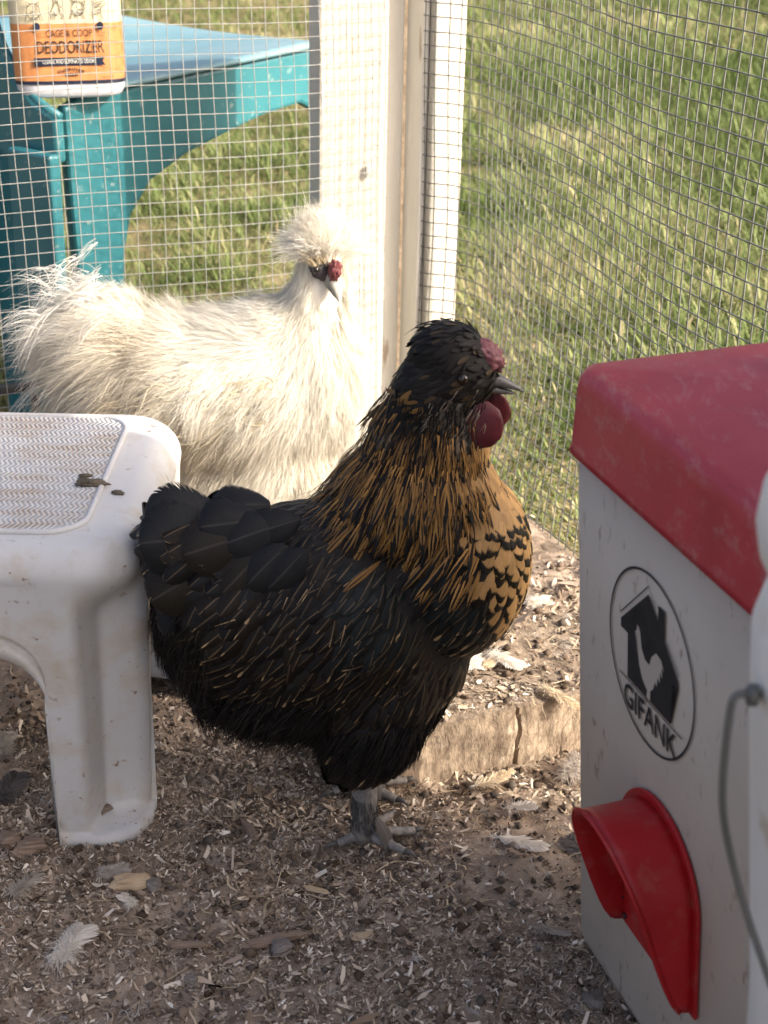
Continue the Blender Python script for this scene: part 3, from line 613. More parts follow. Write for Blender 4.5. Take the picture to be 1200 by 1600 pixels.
# legs: feathered shank, four scaled toes with claws
LEGM = mottled('grey_leg_scales', (.12, .112, .105), (.29, .265, .235), 140, .6, .6, .001)
CLAW = plain('claw_horn', (.10, .09, .08), .4)
def leg(lx, ly):
    bm = bmesh.new(); tube(bm, [(lx, ly, .085), (lx + .004, ly, .04), (lx + .001, ly - .002, .016), (lx + .004, ly - .002, .009)], [.013, .0095, .0085, .0105], 12); lg = bm_obj('leg', bm, LEGM, hen, smooth=True)
    for az, L in ((8, .043), (48, .040), (-34, .036), (186, .022)):
        a = R(az); d = Vector((math.cos(a), math.sin(a), 0)); b0 = Vector((lx + .003, ly - .002, .0095)); pts = [b0, b0 + d * L * .35 + AZ * .0015, b0 + d * L * .7 - AZ * .001, b0 + d * L - AZ * .003]
        bm = bmesh.new(); pp = catmull(pts, 5); tube(bm, pp, [.0050 - .002 * i / len(pp) + .0006 * (i % 3 == 0) for i in range(len(pp))], 10); bm_obj('toe', bm, LEGM, lg, smooth=True)
        e = pts[-1]; bm = bmesh.new(); tube(bm, [e - d * .001, e + d * .006 + AZ * .0008, e + d * .012 - AZ * .004], [.003, .0022, .0004], 8); bm_obj('claw', bm, CLAW, lg, smooth=True)
    k = 620; a = rng.random(k) * 6.283; hz = rng.uniform(.018, .05, k); o_ = np.stack([np.cos(a), np.sin(a), 0 * a], -1)
    Ps = np.stack([lx + .002 + .0085 * np.cos(a), ly - .001 + .0085 * np.sin(a), hz], -1)
    strands('shank_fluff', Ps, norm(np.array([.12, 0, -1.]) + .12 * o_ + rng.normal(0, .12, (k, 3))), o_, rng.uniform(.006, .012, k), .0005, np.array([.11, .105, .1]) * (.4 + 1.1 * rng.random((k, 1))), lg, HAIR_B, .3, .3, .0, K=4)
    # one stiff toe feather lying over the foot
    feathers('foot_feather', np.array([[lx + .012, ly - .011, .032]]), norm(np.array([[.42, -.25, -.8]])), norm(np.array([[.7, -.6, .35]])), .036, .0085, np.array([.10, .092, .088]), np.array([.4, .38, .35]), .02, 0., .1, lg, lift=.25, bend=.45, K=8, kind=None)
leg(-.012, -.034); leg(-.006, .037)

# ================================================================== white silky hen
sk = empty('hen', (-.2, 1.60, 0), R(11)); tag(sk, 'fluffy white crested silky hen sunlit against the wire, head turned to the camera', 'hen')
SKIN_W = mottled('cream_underdown', (.72, .68, .58), (.82, .79, .70), 25, .9, .4)
SB = [((.03, 0, .175), (.125, .085, .092)), ((.11, 0, .185), (.062, .068, .09)), ((-.05, 0, .19), (.09, .078, .08)), ((.04, 0, .10), (.105, .075, .075)), ((.118, 0, .25), (.042, .042, .055)), ((.126, -.01, .295), (.03, .028, .034)), ((.128, -.014, .325), (.024, .023, .024)), ((.128, -.012, .338), (.026, .026, .02)),
      ((-.105, 0, .24), (.055, .052, .058)), ((-.01, -.055, .19), (.085, .035, .045), (0, 8, 0)), ((-.01, .055, .19), (.085, .035, .045), (0, 8, 0)), ((.08, 0, .235), (.06, .05, .045)), ((.04, -.03, .03), (.03, .022, .05)), ((.04, .03, .03), (.03, .022, .05))]
sb = blob_body('body', SB, .006, SKIN_W, sk, 8)
P, N = surf_sample(sb.data, 15000); x, z = P[:, 0], P[:, 2]
m = ~((z > .285) & (P[:, 1] < -.025) & (z < .335) & (np.abs(x - .132) < .02)); P, N, x, z = P[m], N[m], x[m], z[m]; n = len(P)
D = np.array([-.72, 0, -.6]) + np.zeros_like(P)
top = np.clip((z - .225) / .03, 0, 1) * (x < .09); D = D * (1 - top[:, None]) + np.array([-1, 0, .18]) * top[:, None]
fr = np.clip((x - .06) / .05, 0, 1); D = D * (1 - fr[:, None]) + np.array([-.18, -.05, -1.]) * fr[:, None]
lo = np.clip((.13 - z) / .05, 0, 1); D = D * (1 - lo[:, None]) + np.array([-.12, 0, -1.]) * lo[:, None]
tl = np.clip((-.07 - x) / .05, 0, 1); rad = norm(P - np.array([-.06, 0, .2])) * np.array([1.1, 1, .9]) + np.array([-.35, 0, -.05]); D = D * (1 - tl[:, None]) + rad * tl[:, None]
crest = z > .332
D[crest] = norm(P[crest] - np.array([.128, -.012, .315])) * np.array([1.15, 1.15, 1.0]) + np.array([-.1, 0, .1])
Dg = norm(tangent(D, N) + .38 * (np.stack([vnoise(P[:, 0] * 55 + 9 * q, P[:, 2] * 55 + P[:, 1] * 40, 70 + q) for q in range(3)], -1) - .5) * 2 + rng.normal(0, .13, P.shape) + .25 * N * (rng.random((n, 1)) - .3))
per = 14; idx = np.repeat(np.arange(n), per); ns = len(idx)
Ps = P[idx] + rng.normal(0, .0020, (ns, 3)); Ns = N[idx]; Ds = norm(Dg[idx] + rng.normal(0, .17, (ns, 3)))
L = (.020 + .015 * rng.random(ns)); L *= 1 + 1.0 * tl[idx] * rng.random(ns) + .1 * lo[idx]; L = np.where(crest[idx], .026 + .022 * rng.random(ns), L); L = np.where((z[idx] > .275) & ~crest[idx], L * .6, L)
warm = fbm(P[:, 0] * 14, P[:, 2] * 14 + P[:, 1] * 9, 4, 3); stain = np.exp(-(((x + .075) / .035) ** 2 + ((z - .215) / .06) ** 2)) * .9 + np.exp(-(((x - .0) / .07) ** 2 + ((z - .16) / .035) ** 2)) * .55 + .5 * crest * np.exp(-((P[:, 2] - .335) / .01) ** 2) * (P[:, 1] < 0)
wv = np.clip(.08 + .7 * (warm - .45) + stain * .5, 0, 1)[:, None]
cw_ = np.array([.85, .825, .75]) * (1 - wv) + np.array([.68, .57, .40]) * wv
strands('plumage', Ps, Ds, Ns, L, .00026 + .00018 * rng.random(ns), (cw_[idx] * (.94 + .1 * rng.random((ns, 1)))).clip(0, .93), sk, HAIR_W, .14 + .5 * rng.random(ns) ** 3, .18, .12 + .25 * tl[idx], K=4, wave=rng.normal(0, .05, ns), flat=.9, soft=norm(Ns + rng.normal(0, .22, Ns.shape)))
# coarse curling wing feathers
k = 420; px_ = rng.uniform(-.10, .07, k); pz = .168 + .05 * rng.random(k) - .02 * (px_ < -.05); Pw = np.stack([px_, -.083 - .008 * rng.random(k) + .35 * np.maximum(0, -.04 - px_), pz], -1)
Dw = norm(np.stack([-1 + 0 * px_, rng.normal(-.05, .15, k), rng.normal(-.32, .35, k)], -1))
strands('wing_plumage', Pw, Dw, np.tile([0, -1., .1], (k, 1)), rng.uniform(.03, .065, k), .0011, np.array([.72, .64, .48]) * (.8 + .3 * rng.random((k, 1))), sk, HAIR_W, .15, .2, .12, K=7, wave=rng.normal(0, .12, k))
# long drooping tail plumes
k = 1500; g_ = np.repeat(rng.normal(0, .9, (150, 3)), 10, 0); Pl = np.array([-.13, 0, .258]) + g_ * np.array([.02, .03, .03]); el = np.repeat(rng.uniform(-.9, .75, 150), 10); az = np.repeat(rng.normal(0, .45, 150), 10)
Dl = norm(np.stack([-np.cos(el) * np.cos(az), np.cos(el) * np.sin(az), np.sin(el)], -1) + rng.normal(0, .11, (k, 3)))
strands('tail_plume', Pl + rng.normal(0, .003, (k, 3)), Dl, norm(np.stack([0 * el, 0 * el, 1 + 0 * el], -1)), rng.uniform(.03, .06, k), .00045, np.array([.84, .815, .76]) * (.9 + .12 * rng.random((k, 1))), sk, HAIR_W, .15, .1, .5, K=7, wave=rng.normal(0, .05, k))
# powder puff crest
k = 2600; g_ = norm(rng.normal(size=(260, 3))); g_[:, 2] = np.abs(g_[:, 2]) * .9 - .12; g_ = np.repeat(norm(g_), 10, 0)
keep = ~((g_[:, 2] < .15) & (g_[:, 1] < -.55)); g_ = g_[keep]; k = len(g_)
Pk = np.array([.129, -.013, .333]) + g_ * np.array([.019, .019, .014]) + rng.normal(0, .002, (k, 3)); gd = norm(g_ + rng.normal(0, .13, (k, 3)) + np.array([-.08, 0, .4]))
strands('crest', Pk, gd, np.tile([0, 0, 1.], (k, 1)), rng.uniform(.024, .046, k), .0004, np.array([.90, .88, .82]) * (.92 + .08 * rng.random((k, 1))), sk, HAIR_W, .1, .1, .22, K=6, wave=rng.normal(0, .06, k), flat=.2)
# face
FM = Tm((.131, -.037, .316)) @ Matrix.Rotation(R(-62), 4, 'Z') @ Matrix.Rotation(R(38), 4, 'Y')
SB_M = mottled('slate_beak', (.17, .165, .15), (.36, .34, .29), 120, .4, .2, .0005)
head_part('upper_beak', beak(s=.92), SB_M, sk, FM); head_part('lower_beak', beak(True, .9), SB_M, sk, FM)
head_part('comb', fleshy((.0075, .0065, .0115), .4, 3., 7.), mottled('mulberry_comb', (.10, .022, .028), (.22, .065, .065), 200, .5, .5, .001), sk, FM @ Tm((.004, 0, .0125)) @ Matrix.Rotation(R(-25), 4, 'Y'))
DARKF = mottled('dark_face_skin', (.02, .018, .02), (.05, .042, .045), 150, .6, .4)
head_part('face_skin', fleshy((.017, .0165, .0115), .12, 2.5, 3.), DARKF, sk, FM @ Tm((-.0115, 0, -.001)))
for s in (-1, 1):
    bm = bmesh.new(); bmesh.ops.create_uvsphere(bm, u_segments=14, v_segments=8, radius=.0042); head_part('eye', bm, plain('dark_eye', (.008, .006, .006), .06, .6), sk, FM @ Tm((-.007, s * .0145, .004)))
k = 260; a = rng.random(k) * 6.283
FMn = np.array(FM); loc = np.stack([rng.uniform(-.02, -.004, k), .0155 * np.cos(a), .0115 * np.sin(a), np.ones(k)], -1) @ FMn.T
dirs = np.stack([-.9 + 0 * a, .5 * np.cos(a), .6 * np.sin(a)], -1) @ FMn[:3, :3].T
mk = np.sin(a) > .2
strands('brow_plumage', loc[mk, :3], norm(dirs[mk] + rng.normal(0, .25, (mk.sum(), 3))), norm(dirs[mk] + np.array([0, -.3, .6])), rng.uniform(.014, .03, mk.sum()), .0006, np.array([.74, .62, .42]) * (.8 + .3 * rng.random((mk.sum(), 1))), sk, HAIR_W, .3, .2, .1)
for s in (-1, 1):
    bm = bmesh.new(); tube(bm, [(.045, s * .03, .05), (.047, s * .03, .02), (.05, s * .03, .008)], [.009, .007, .008], 10); lg = bm_obj('leg', bm, DARKF, sk, smooth=True)
    for az in (0, 40, -40, 180):
        d = Vector((math.cos(R(az)), math.sin(R(az)), 0)); bm = bmesh.new(); tube(bm, [Vector((.05, s * .03, .008)), Vector((.05, s * .03, .007)) + d * .03, Vector((.05, s * .03, .003)) + d * .042], [.005, .004, .001], 8); bm_obj('toe', bm, DARKF, lg, smooth=True)
# ------------------------------------------------------------------ white step stool
t = NT('dirty_white_plastic'); v = t.coord(); c = t.ramp(t.noise(12, 4, v), [(.3, (.50, .50, .50)), (.7, (.57, .57, .56))])
low = t.noise(24, 5, v, .65); c = t.mix(t.ramp(low, [(.47, 0.), (.70, .65)]), c, (.40, .32, .22))
sp1 = t.noise(150, 3, v, .5); big = t.noise(16, 3, v); c = t.mix(t.math('MULTIPLY', t.ramp(sp1, [(.66, 0.), (.71, 1.)]), t.ramp(big, [(.42, 0.), (.6, .9)])), c, (.22, .15, .09))
sp2 = t.noise(60, 2, v, .5); c = t.mix(t.ramp(sp2, [(.72, 0.), (.75, .7)]), c, (.30, .2, .1))
t.set(c, .42, .45); t.bump(t.noise(90, 4, v), .12, .001); STOOL = t.m
t = NT('chevron_tread'); v = t.coord(); sep = t.n('SeparateXYZ'); t.l(v, sep.inputs[0])
zig = t.math('ABSOLUTE', t.math('SUBTRACT', t.math('FRACT', t.math('MULTIPLY', sep.outputs[1], 62.0)), .5))
wv_ = t.math('SINE', t.math('ADD', t.math('MULTIPLY', sep.outputs[0], 1500.0), t.math('MULTIPLY', zig, 12.0)))
c = t.ramp(t.noise(12, 4, v), [(.3, (.50, .50, .50)), (.7, (.57, .56, .54))])
dn = t.noise(34, 6, t.coord((.5, 2.0, 1)), .7); gm = t.math('MULTIPLY', t.ramp(dn, [(.44, 0.), (.62, .9)]), t.math('ADD', .68, t.math('MULTIPLY', wv_, -.4)))
c = t.mix(gm, c, (.36, .26, .16)); t.set(c, .55, .4); t.bump(wv_, .55, .0012); TREAD = t.m
st = empty('step_stool', (-.405, 1.156, 0)); tag(st, 'dirty white plastic step stool with zigzag tread beside the black hen', 'stool')
HX, HY, RC, ZT = .224, .150, .052, .272
# perimeter samples: (corner centre, angle or straight), counter-clockwise, with distance from the nearest corner arc
per = []
cs = ((1, -1, -90), (1, 1, 0), (-1, 1, 90), (-1, -1, 180))
for ci, (sx, sy, a0) in enumerate(cs):
    for k in range(17): per.append(('c', sx, sy, R(a0 + 90 * k / 16), k / 16, 0))
    nsx, nsy, _ = cs[(ci + 1) % 4]; Ls = 2 * ((HY if sx == nsx else HX) - RC)
    e0 = .012 if sx == nsx else .024
    ds = [e0 * .3, e0 * .7, e0 - .0005, e0] + [e0 + .045 * (1 - math.cos(R(9 * q))) for q in range(1, 11)]
    ds = sorted(set(round(d, 5) for d in ds if d < Ls / 2 - .002)); ds = ds + [Ls / 2] + [Ls - d for d in ds[::-1]]
    for d in ds: per.append(('s', (sx, sy), (nsx, nsy), R(a0 + 90), d, Ls, e0))
def zb(p):
    if p[0] == 'c': return 0.
    d = min(p[4], p[5] - p[4])
    if d < p[6] - .0001: return 0.
    e = min(1, (d - p[6]) / .045); return .135 + .045 * math.sqrt(max(0, 1 - (1 - e) ** 2))
def pxy(p, grow, inset):
    if p[0] == 'c':
        _, sx, sy, a, f, _2 = p; r = RC + grow - inset * math.sin(math.pi * f) ** .6 if inset else RC + grow
        return (sx * (HX - RC) + r * math.cos(a), sy * (HY - RC) + r * math.sin(a))
    _, (sx, sy), (nx_, ny_), a, d, Ls, _e = p; f = d / Ls
    bx, by = sx * (HX - RC) * (1 - f) + nx_ * (HX - RC) * f, sy * (HY - RC) * (1 - f) + ny_ * (HY - RC) * f
    r = RC + grow; return (bx + r * math.cos(a), by + r * math.sin(a))
bm = bmesh.new(); rings = []
for k in range(7): a = R(90 * k / 6); rings.append([bm.verts.new((*pxy(p, -.026 + .026 * math.sin(a), 0), ZT - .026 + .026 * math.cos(a))) for p in per])
NR = 22
for k in range(1, NR + 1):
    f = k / NR; row = []
    for p in per:
        z0, z1 = ZT - .026, zb(p) + .022; z = z0 + (z1 - z0) * f; dep = (ZT - z) / ZT
        row.append(bm.verts.new((*pxy(p, -.010 * dep, .030 * min(1, max(0, (dep - .12) / .12))), z)))
    rings.append(row)
for dz, gr, ins in ((.016, -.0095, .030), (.0125, -.0095, .003), (.012, -.0055, -.001), (0, -.005, -.001)):
    rings.append([bm.verts.new((*pxy(p, gr, ins), zb(p) + dz)) for p in per])
for a, b in zip(rings, rings[1:]):
    for k in range(len(per)): bm.faces.new((a[k], a[(k + 1) % len(per)], b[(k + 1) % len(per)], b[k]))
bm.faces.new(rings[0]); bm_obj('shell', bm, STOOL, st, smooth=True, solid=.0025)
def rr(hx, hy, r, n=8):
    out = []
    for sx, sy, a0 in cs: out += [(sx * (hx - r) + r * math.cos(R(a0 + 90 * k / n)), sy * (hy - r) + r * math.sin(R(a0 + 90 * k / n))) for k in range(n + 1)]
    return out
bm = bmesh.new(); extrude_poly(bm, rr(HX - .048, HY - .034, .028), (0, 0, ZT + .0005), (1, 0, 0), (0, 1, 0), AZ, .0012); bm_obj('tread', bm, TREAD, st)
bm = bmesh.new(); q = [Vector((a, b, ZT + .0012)) for a, b in rr(HX - .046, HY - .032, .03)]; tube(bm, q + [q[0], q[1]], .0026, 8, False); bm_obj('tread_rim', bm, STOOL, st, smooth=True)
DROP = mottled('droppings', (.05, .04, .025), (.16, .13, .09), 200, .8, .6, .001)
def lump(name, loc, size, mat, parent=None, seed=1., amp=.35, freq=1.8, rz=0, subdiv=3):
    bm = fleshy(size, amp, freq, seed) if subdiv == 4 else None
    if bm is None:
        bm = bmesh.new(); bmesh.ops.create_icosphere(bm, subdivisions=subdiv, radius=1)
        from mathutils import noise
        for v in bm.verts:
            d = 1 + amp * noise.noise(v.co * freq + Vector((seed * 3.1, seed, 0))) + amp * .5 * noise.noise(v.co * freq * 2.4 + Vector((0, seed * 2, 0))); v.co = Vector((v.co.x * size[0] * d, v.co.y * size[1] * d, v.co.z * size[2] * d))
    o = bm_obj(name, bm, mat, parent, smooth=True); o.location = loc; o.rotation_euler.z = rz; return o
tag(lump('dropping', (-.236, 1.126, ZT + .003), (.012, .0055, .0032), DROP, seed=3, amp=.6), 'largest dark dropping across the raised rim of the stool tread', 'dropping')
tag(lump('dropping', (-.212, 1.113, ZT + .001), (.0058, .0028, .002), DROP, seed=5, rz=-.3), 'small dark dropping on the smooth stool edge, near the hen tail', 'dropping')
tag(lump('dropping', (-.243, 1.141, ZT + .003), (.006, .002, .0018), DROP, seed=7, rz=.2), 'thin dark dropping just behind the largest one on the stool', 'dropping')
tag(lump('dropping', (-.335, 1.114, ZT + .003), (.0036, .003, .002), DROP, seed=9), 'tiny dark dropping alone on the middle of the zigzag tread', 'dropping')

# ------------------------------------------------------------------ feeder
t = NT('cream_feeder_plastic'); v = t.coord(); c = t.ramp(t.noise(10, 4, v), [(.3, (.47, .395, .31)), (.7, (.54, .46, .37))])
s1 = t.noise(120, 3, t.coord((1, 1, .45)), .55); b1 = t.noise(11, 2, v); c = t.mix(t.math('MULTIPLY', t.ramp(s1, [(.61, 0.), (.70, .8)]), t.ramp(b1, [(.35, .1), (.62, 1.)])), c, (.24, .16, .10))
t.set(c, .5, .35); t.bump(t.noise(260, 3, v), .15, .0006); FEED = t.m
t = NT('red_lid_plastic'); v = t.coord(); c = t.ramp(t.noise(14, 5, v), [(.3, (.33, .020, .030)), (.7, (.43, .032, .045))])
d1 = t.noise(75, 6, t.coord((1.6, .5, 1)), .75); c = t.mix(t.ramp(d1, [(.52, 0.), (.74, .45)]), c, (.42, .28, .24)); t.set(c, .45, .4); t.bump(t.noise(300, 4, v), .2, .0006); REDL = t.m
t = NT('red_port_plastic'); v = t.coord(); c = t.ramp(t.noise(20, 5, v), [(.3, (.36, .008, .012)), (.7, (.44, .014, .018))])
c = t.mix(t.ramp(t.noise(60, 6, v, .7), [(.52, 0.), (.76, .3)]), c, (.34, .2, .15)); t.set(c, .4, .4); REDP = t.m
e1 = Vector((.32, -.947, 0)).normalized(); e2 = Vector((.925, .38, 0)).normalized()
Bc = Vector((.160, .890, 0)); fup = Vector((-.08, 0, .997)).normalized(); fn = Vector((-.945, -.319, -.076)).normalized()
fd = empty('feeder', Bc); tag(fd, 'cream box feeder with red lid and red hooded port at the run side', 'feeder')
FM4 = Matrix(((e1.x, fup.x, fn.x, 0), (e1.y, fup.y, fn.y, 0), (e1.z, fup.z, fn.z, 0), (0, 0, 0, 1)))     # face frame: along, up, outward
bm = bmesh.new(); rings = []
for zz, k in ((.0, -.012), (.006, -.003), (.016, .0011), (.2, .0151), (.405, .0307)):
    ring = []
    for sx, sy, a0 in ((1, 0, -90), (1, 1, 0), (0, 1, 90), (0, 0, 180)):
        r = .009
        for q in range(7):
            a = R(a0 + 15 * q); u_ = (-.024 if sx == 0 else .215) + (-k * .32 if sx == 0 else k * .32) + (r if sx == 0 else -r) + r * math.cos(a); w_ = (.0 if sy == 0 else .165) + (-k if sy == 0 else k) + (r if sy == 0 else -r) + r * math.sin(a)
            ring.append(bm.verts.new(e1 * u_ + e2 * w_ + AZ * zz))
    rings.append(ring)
for a, b in zip(rings, rings[1:]):
    for k in range(28): bm.faces.new((a[k], a[(k + 1) % 28], b[(k + 1) % 28], b[k]))
bm.faces.new(rings[0][::-1]); bm.faces.new(rings[-1]); bm_obj('hopper', bm, FEED, fd, smooth=True, bevel=0)
bm = bmesh.new(); rings = []
LO = (-.046, -.0365); LH = (.232, .2)
def lid_ring(ins, zz, r=.022):
    ring = []
    for sx, sy, a0 in ((1, 0, -90), (1, 1, 0), (0, 1, 90), (0, 0, 180)):
        for q in range(9):
            a = R(a0 + 90 * q / 8); rr_ = max(.004, r - ins)
            u_ = (LO[0] + ins + rr_ if sx == 0 else LH[0] - ins - rr_) + rr_ * math.cos(a); w_ = (LO[1] + ins + rr_ if sy == 0 else LH[1] - ins - rr_) + rr_ * math.sin(a)
            ring.append(bm.verts.new(e1 * u_ + e2 * w_ + AZ * zz))
    return ring
for ins, zz in ((.006, .4035), (.0, .4035), (.0012, .407), (.0022, .446), (.0035, .4525), (.007, .4575), (.013, .4595), (.045, .4625), (.085, .465)): rings.append(lid_ring(ins, zz))
for a, b in zip(rings, rings[1:]):
    for k in range(36): bm.faces.new((a[k], a[(k + 1) % 36], b[(k + 1) % 36], b[k]))
bm.faces.new(rings[-1]); lid = bm_obj('lid', bm, REDL, fd, smooth=True)
bm = bmesh.new(); lathe(bm, [(.016, .464), (.016, .486), (.014, .492), (.009, .495), (.003, .496)], 32, tuple(e1 * .03 + e2 * .112)); bm_obj('lid_knob', bm, REDL, lid, smooth=True)
# port: flange on the wall and arched hood
def arch(r, c=(.106, .165), foot=.094, n=20):
    return [(c[0] - r, foot)] + [(c[0] - r * math.cos(R(180 * k / n)), c[1] + r * math.sin(R(180 * k / n))) for k in range(n + 1)] + [(c[0] + r, foot)]
port = None
bm = bmesh.new(); a_o = arch(.0535, foot=.090); extrude_poly(bm, [(p[0], p[1], ) for p in a_o], Vector((0, 0, 0)) + fn * .0008, e1, fup, fn, .003); port = bm_obj('port_flange', bm, REDP, fd, bevel=.0008)
bm = bmesh.new(); pts = arch(.048, foot=.092, n=26); rows = []
# refine the straight feet so that the hood can taper along them
full = [(pts[0][0], pts[0][1] + (pts[1][1] - pts[0][1]) * k / 10) for k in range(10)] + pts[1:-1] + [(pts[-1][0], pts[-2][1] + (pts[-1][1] - pts[-2][1]) * k / 10) for k in range(1, 11)]
for a, wv_h in full:
    hgt = (wv_h - .092) / (.213 - .092); d = .009 + .036 * max(0, min(1, hgt)) ** .75
    rows.append([bm.verts.new(e1 * a + fup * (wv_h + (.002 * f * f)) + fn * (.002 + d * f)) for f in [k / 6 for k in range(7)]])
for a, b in zip(rows, rows[1:]):
    for k in range(6): bm.faces.new((a[k], b[k], b[k + 1], a[k + 1]))
bm_obj('port_hood', bm, REDP, fd, smooth=True, solid=.0028)
bm = bmesh.new(); tube(bm, [Vector(r_[6].co) if False else e1 * a + fup * (wv_h + .002) + fn * (.002 + .009 + .036 * max(0, min(1, (wv_h - .092) / .121)) ** .75) for (a, wv_h), r_ in zip(full, full)], .0014, 8); bm_obj('hood_rim', bm, REDP, fd, smooth=True)
for a, b in ((.059, .11), (.064, .097), (.148, .097)):
    bm = bmesh.new(); lathe(bm, [(.0022, 0), (.0022, .0012), (.0012, .0018)], 12); bmesh.ops.transform(bm, matrix=FM4 @ Tm((a, b, .0039)), verts=bm.verts); bm_obj('screw', bm, plain('dark_screw', (.05, .03, .03), .5), fd)
# printed emblem: ring, house with rooster, line and name
PRINT = mottled('black_print', (.012, .012, .014), (.025, .025, .027), 80, .6, 0)
FEEDP = plain('bare_plastic_in_print', (.47, .415, .35), .5)
def decal(name, pts, mat, h):
    bm = bmesh.new(); vs = [bm.verts.new(e1 * (a + .006) + fup * (b + .004) + fn * h) for a, b in pts]; f = bm.faces.new(vs); bmesh.ops.triangulate(bm, faces=[f]); return bm_obj(name, bm, mat, fd)
def stroke(name, pts, wd, mat, h, closed=False):
    bm = bmesh.new(); n = len(pts); L_, R_ = [], []
    for i in range(n):
        p = Vector(pts[i]); a = Vector(pts[(i - 1) % n] if closed or i else pts[0]); b = Vector(pts[(i + 1) % n] if closed or i < n - 1 else pts[-1]); d = (b - a).normalized(); q = Vector((-d.y, d.x)) * wd / 2
        L_.append(bm.verts.new(e1 * (p.x + q.x + .006) + fup * (p.y + q.y + .004) + fn * h)); R_.append(bm.verts.new(e1 * (p.x - q.x + .006) + fup * (p.y - q.y + .004) + fn * h))
    for i in range(n if closed else n - 1): bm.faces.new((L_[i], L_[(i + 1) % n], R_[(i + 1) % n], R_[i]))
    return bm_obj(name, bm, mat, fd)
cx, cy = .083, .304
stroke('emblem_ring', [(cx + .055 * math.cos(2 * math.pi * k / 72), cy + .0595 * math.sin(2 * math.pi * k / 72)) for k in range(72)], .0017, PRINT, .0010, True)
decal('emblem_house', [(.053, .2775), (.053, .309), (.0435, .309), (.0435, .315), (.080, .350), (.0925, .338), (.0925, .349), (.101, .349), (.101, .3285), (.1185, .311), (.1185, .306), (.1105, .3075), (.1105, .2775)], PRINT, .0011)
stroke('emblem_roof_line', [(.0425, .3185), (.080, .3555), (.0905, .3455)], .0009, PRINT, .0011); stroke('emblem_roof_line', [(.104, .330), (.1195, .3155)], .0009, PRINT, .0011)
decal('emblem_rooster', [(.0795, .2785), (.0805, .2835), (.074, .288), (.0695, .296), (.068, .306), (.0665, .3155), (.0635, .316), (.066, .3185), (.0665, .3225), (.069, .321), (.0705, .3185), (.0725, .309), (.077, .3035), (.083, .303), (.0855, .310), (.0915, .316), (.098, .3145), (.1015, .308), (.0985, .310), (.0995, .303), (.0965, .306), (.0965, .298), (.094, .3005), (.0925, .293), (.0905, .2955), (.088, .2885), (.0845, .2855), (.0845, .2785)], FEEDP, .0014)
stroke('emblem_line', [(.0415, .2758), (.1245, .2758)], .0009, PRINT, .0011)
text_obj('lettering', 'GIFANK', .0235, PRINT, fd, FM4 @ Tm((.0885, .2605, .0011)), sx=.83, bold=.0003)

# ------------------------------------------------------------------ white drum with wire bail at the picture edge
MILK = mottled('grubby_white_drum', (.66, .64, .58), (.74, .73, .70), 10, .45, .08, spots=(.38, .30, .18), spot_scale=30, spot_at=.62)
dr = empty('plastic_drum', (.212, .525, 0)); dr.scale = (1, 1, 1.03); tag(dr, 'grubby white plastic drum with wire bail, nearest thing beside the feeder', 'drum')
bm = bmesh.new(); lathe(bm, [(.02, .0), (.024, .004), (.046, .3), (.062, .43), (.066, .470), (.0625, .485), (.0585, .491)], 64); bm_obj('drum_body', bm, MILK, dr, smooth=True)
bm = bmesh.new(); lathe(bm, [(.058, .4915), (.0625, .494), (.067, .502), (.0695, .513), (.0685, .526), (.063, .538), (.052, .546), (.03, .550), (.005, .551)], 64); bm_obj('drum_lid', bm, MILK, dr, smooth=True)
BAIL = plain('grey_bail_wire', (.085, .088, .085), .45, .5)
bm = bmesh.new(); tube(bm, catmull([(-.064, -.012, .452), (-.0735, -.014, .453), (-.076, -.016, .444), (-.0755, -.020, .41), (-.068, -.021, .38), (-.057, -.032, .35), (-.043, -.046, .32), (-.022, -.058, .295), (0, -.064, .285), (.03, -.06, .29), (.058, -.045, .32), (.076, -.03, .38), (.08, -.016, .444), (.066, -.012, .452)], 6), .0016, 8); bm_obj('bail', bm, BAIL, dr, smooth=True)
bm = bmesh.new(); lathe(bm, [(.0045, 0), (.0045, .003), (.003, .004)], 16); bmesh.ops.transform(bm, matrix=Tm((-.0655, -.012, .452)) @ Matrix.Rotation(R(-90), 4, 'Y'), verts=bm.verts); bm_obj('bail_ear', bm, BAIL, dr, smooth=True)

# ------------------------------------------------------------------ half buried plank
PLANK = mottled('crusted_plank', (.16, .115, .08), (.38, .295, .21), 42, .95, .7, .004, stretch=(1, 1, .5), spots=(.46, .38, .29), spot_scale=110, spot_at=.58)
pl = empty('plank', (-.012, 1.098, 0)); tag(pl, 'thick old timber plank half buried in litter behind the black hen', 'plank')
from mathutils import noise as mnoise
bm = bmesh.new(); La, Lb = .30, .15; na, nb, nc = 70, 30, 8; pa = AL.copy(); pb = Vector((-AL.y, AL.x, 0))
def plank_pt(a, b, c):
    p = pa * a + pb * b + AZ * c; k = mnoise.noise(p * 60) * .0022 + mnoise.noise(p * 17) * .004
    q = p + Vector((pa.x, pa.y, 0)) * k * .5 - pb * k + AZ * k * .8
    for ca, wd in ((.148, .0006),):                    # drying cracks across the front edge
        aa = a + .006 * mnoise.noise(Vector((c * 60, ca * 50, b * 20)))
        if abs(aa - ca) < wd * 2.2 and b < .03: q += pb * .004 * (1 - b / .03)
    return q
def grid(fn_, n1, n2):
    g = [[bm.verts.new(fn_(i / n1, j / n2)) for j in range(n2 + 1)] for i in range(n1 + 1)]
    for i in range(n1):
        for j in range(n2): bm.faces.new((g[i][j], g[i + 1][j], g[i + 1][j + 1], g[i][j + 1]))
ZP = .052
grid(lambda u_, v_: plank_pt(u_ * La, v_ * Lb, ZP), 180, nb); grid(lambda u_, v_: plank_pt(u_ * La, 0, -.02 + (ZP + .02) * v_), 180, 12)
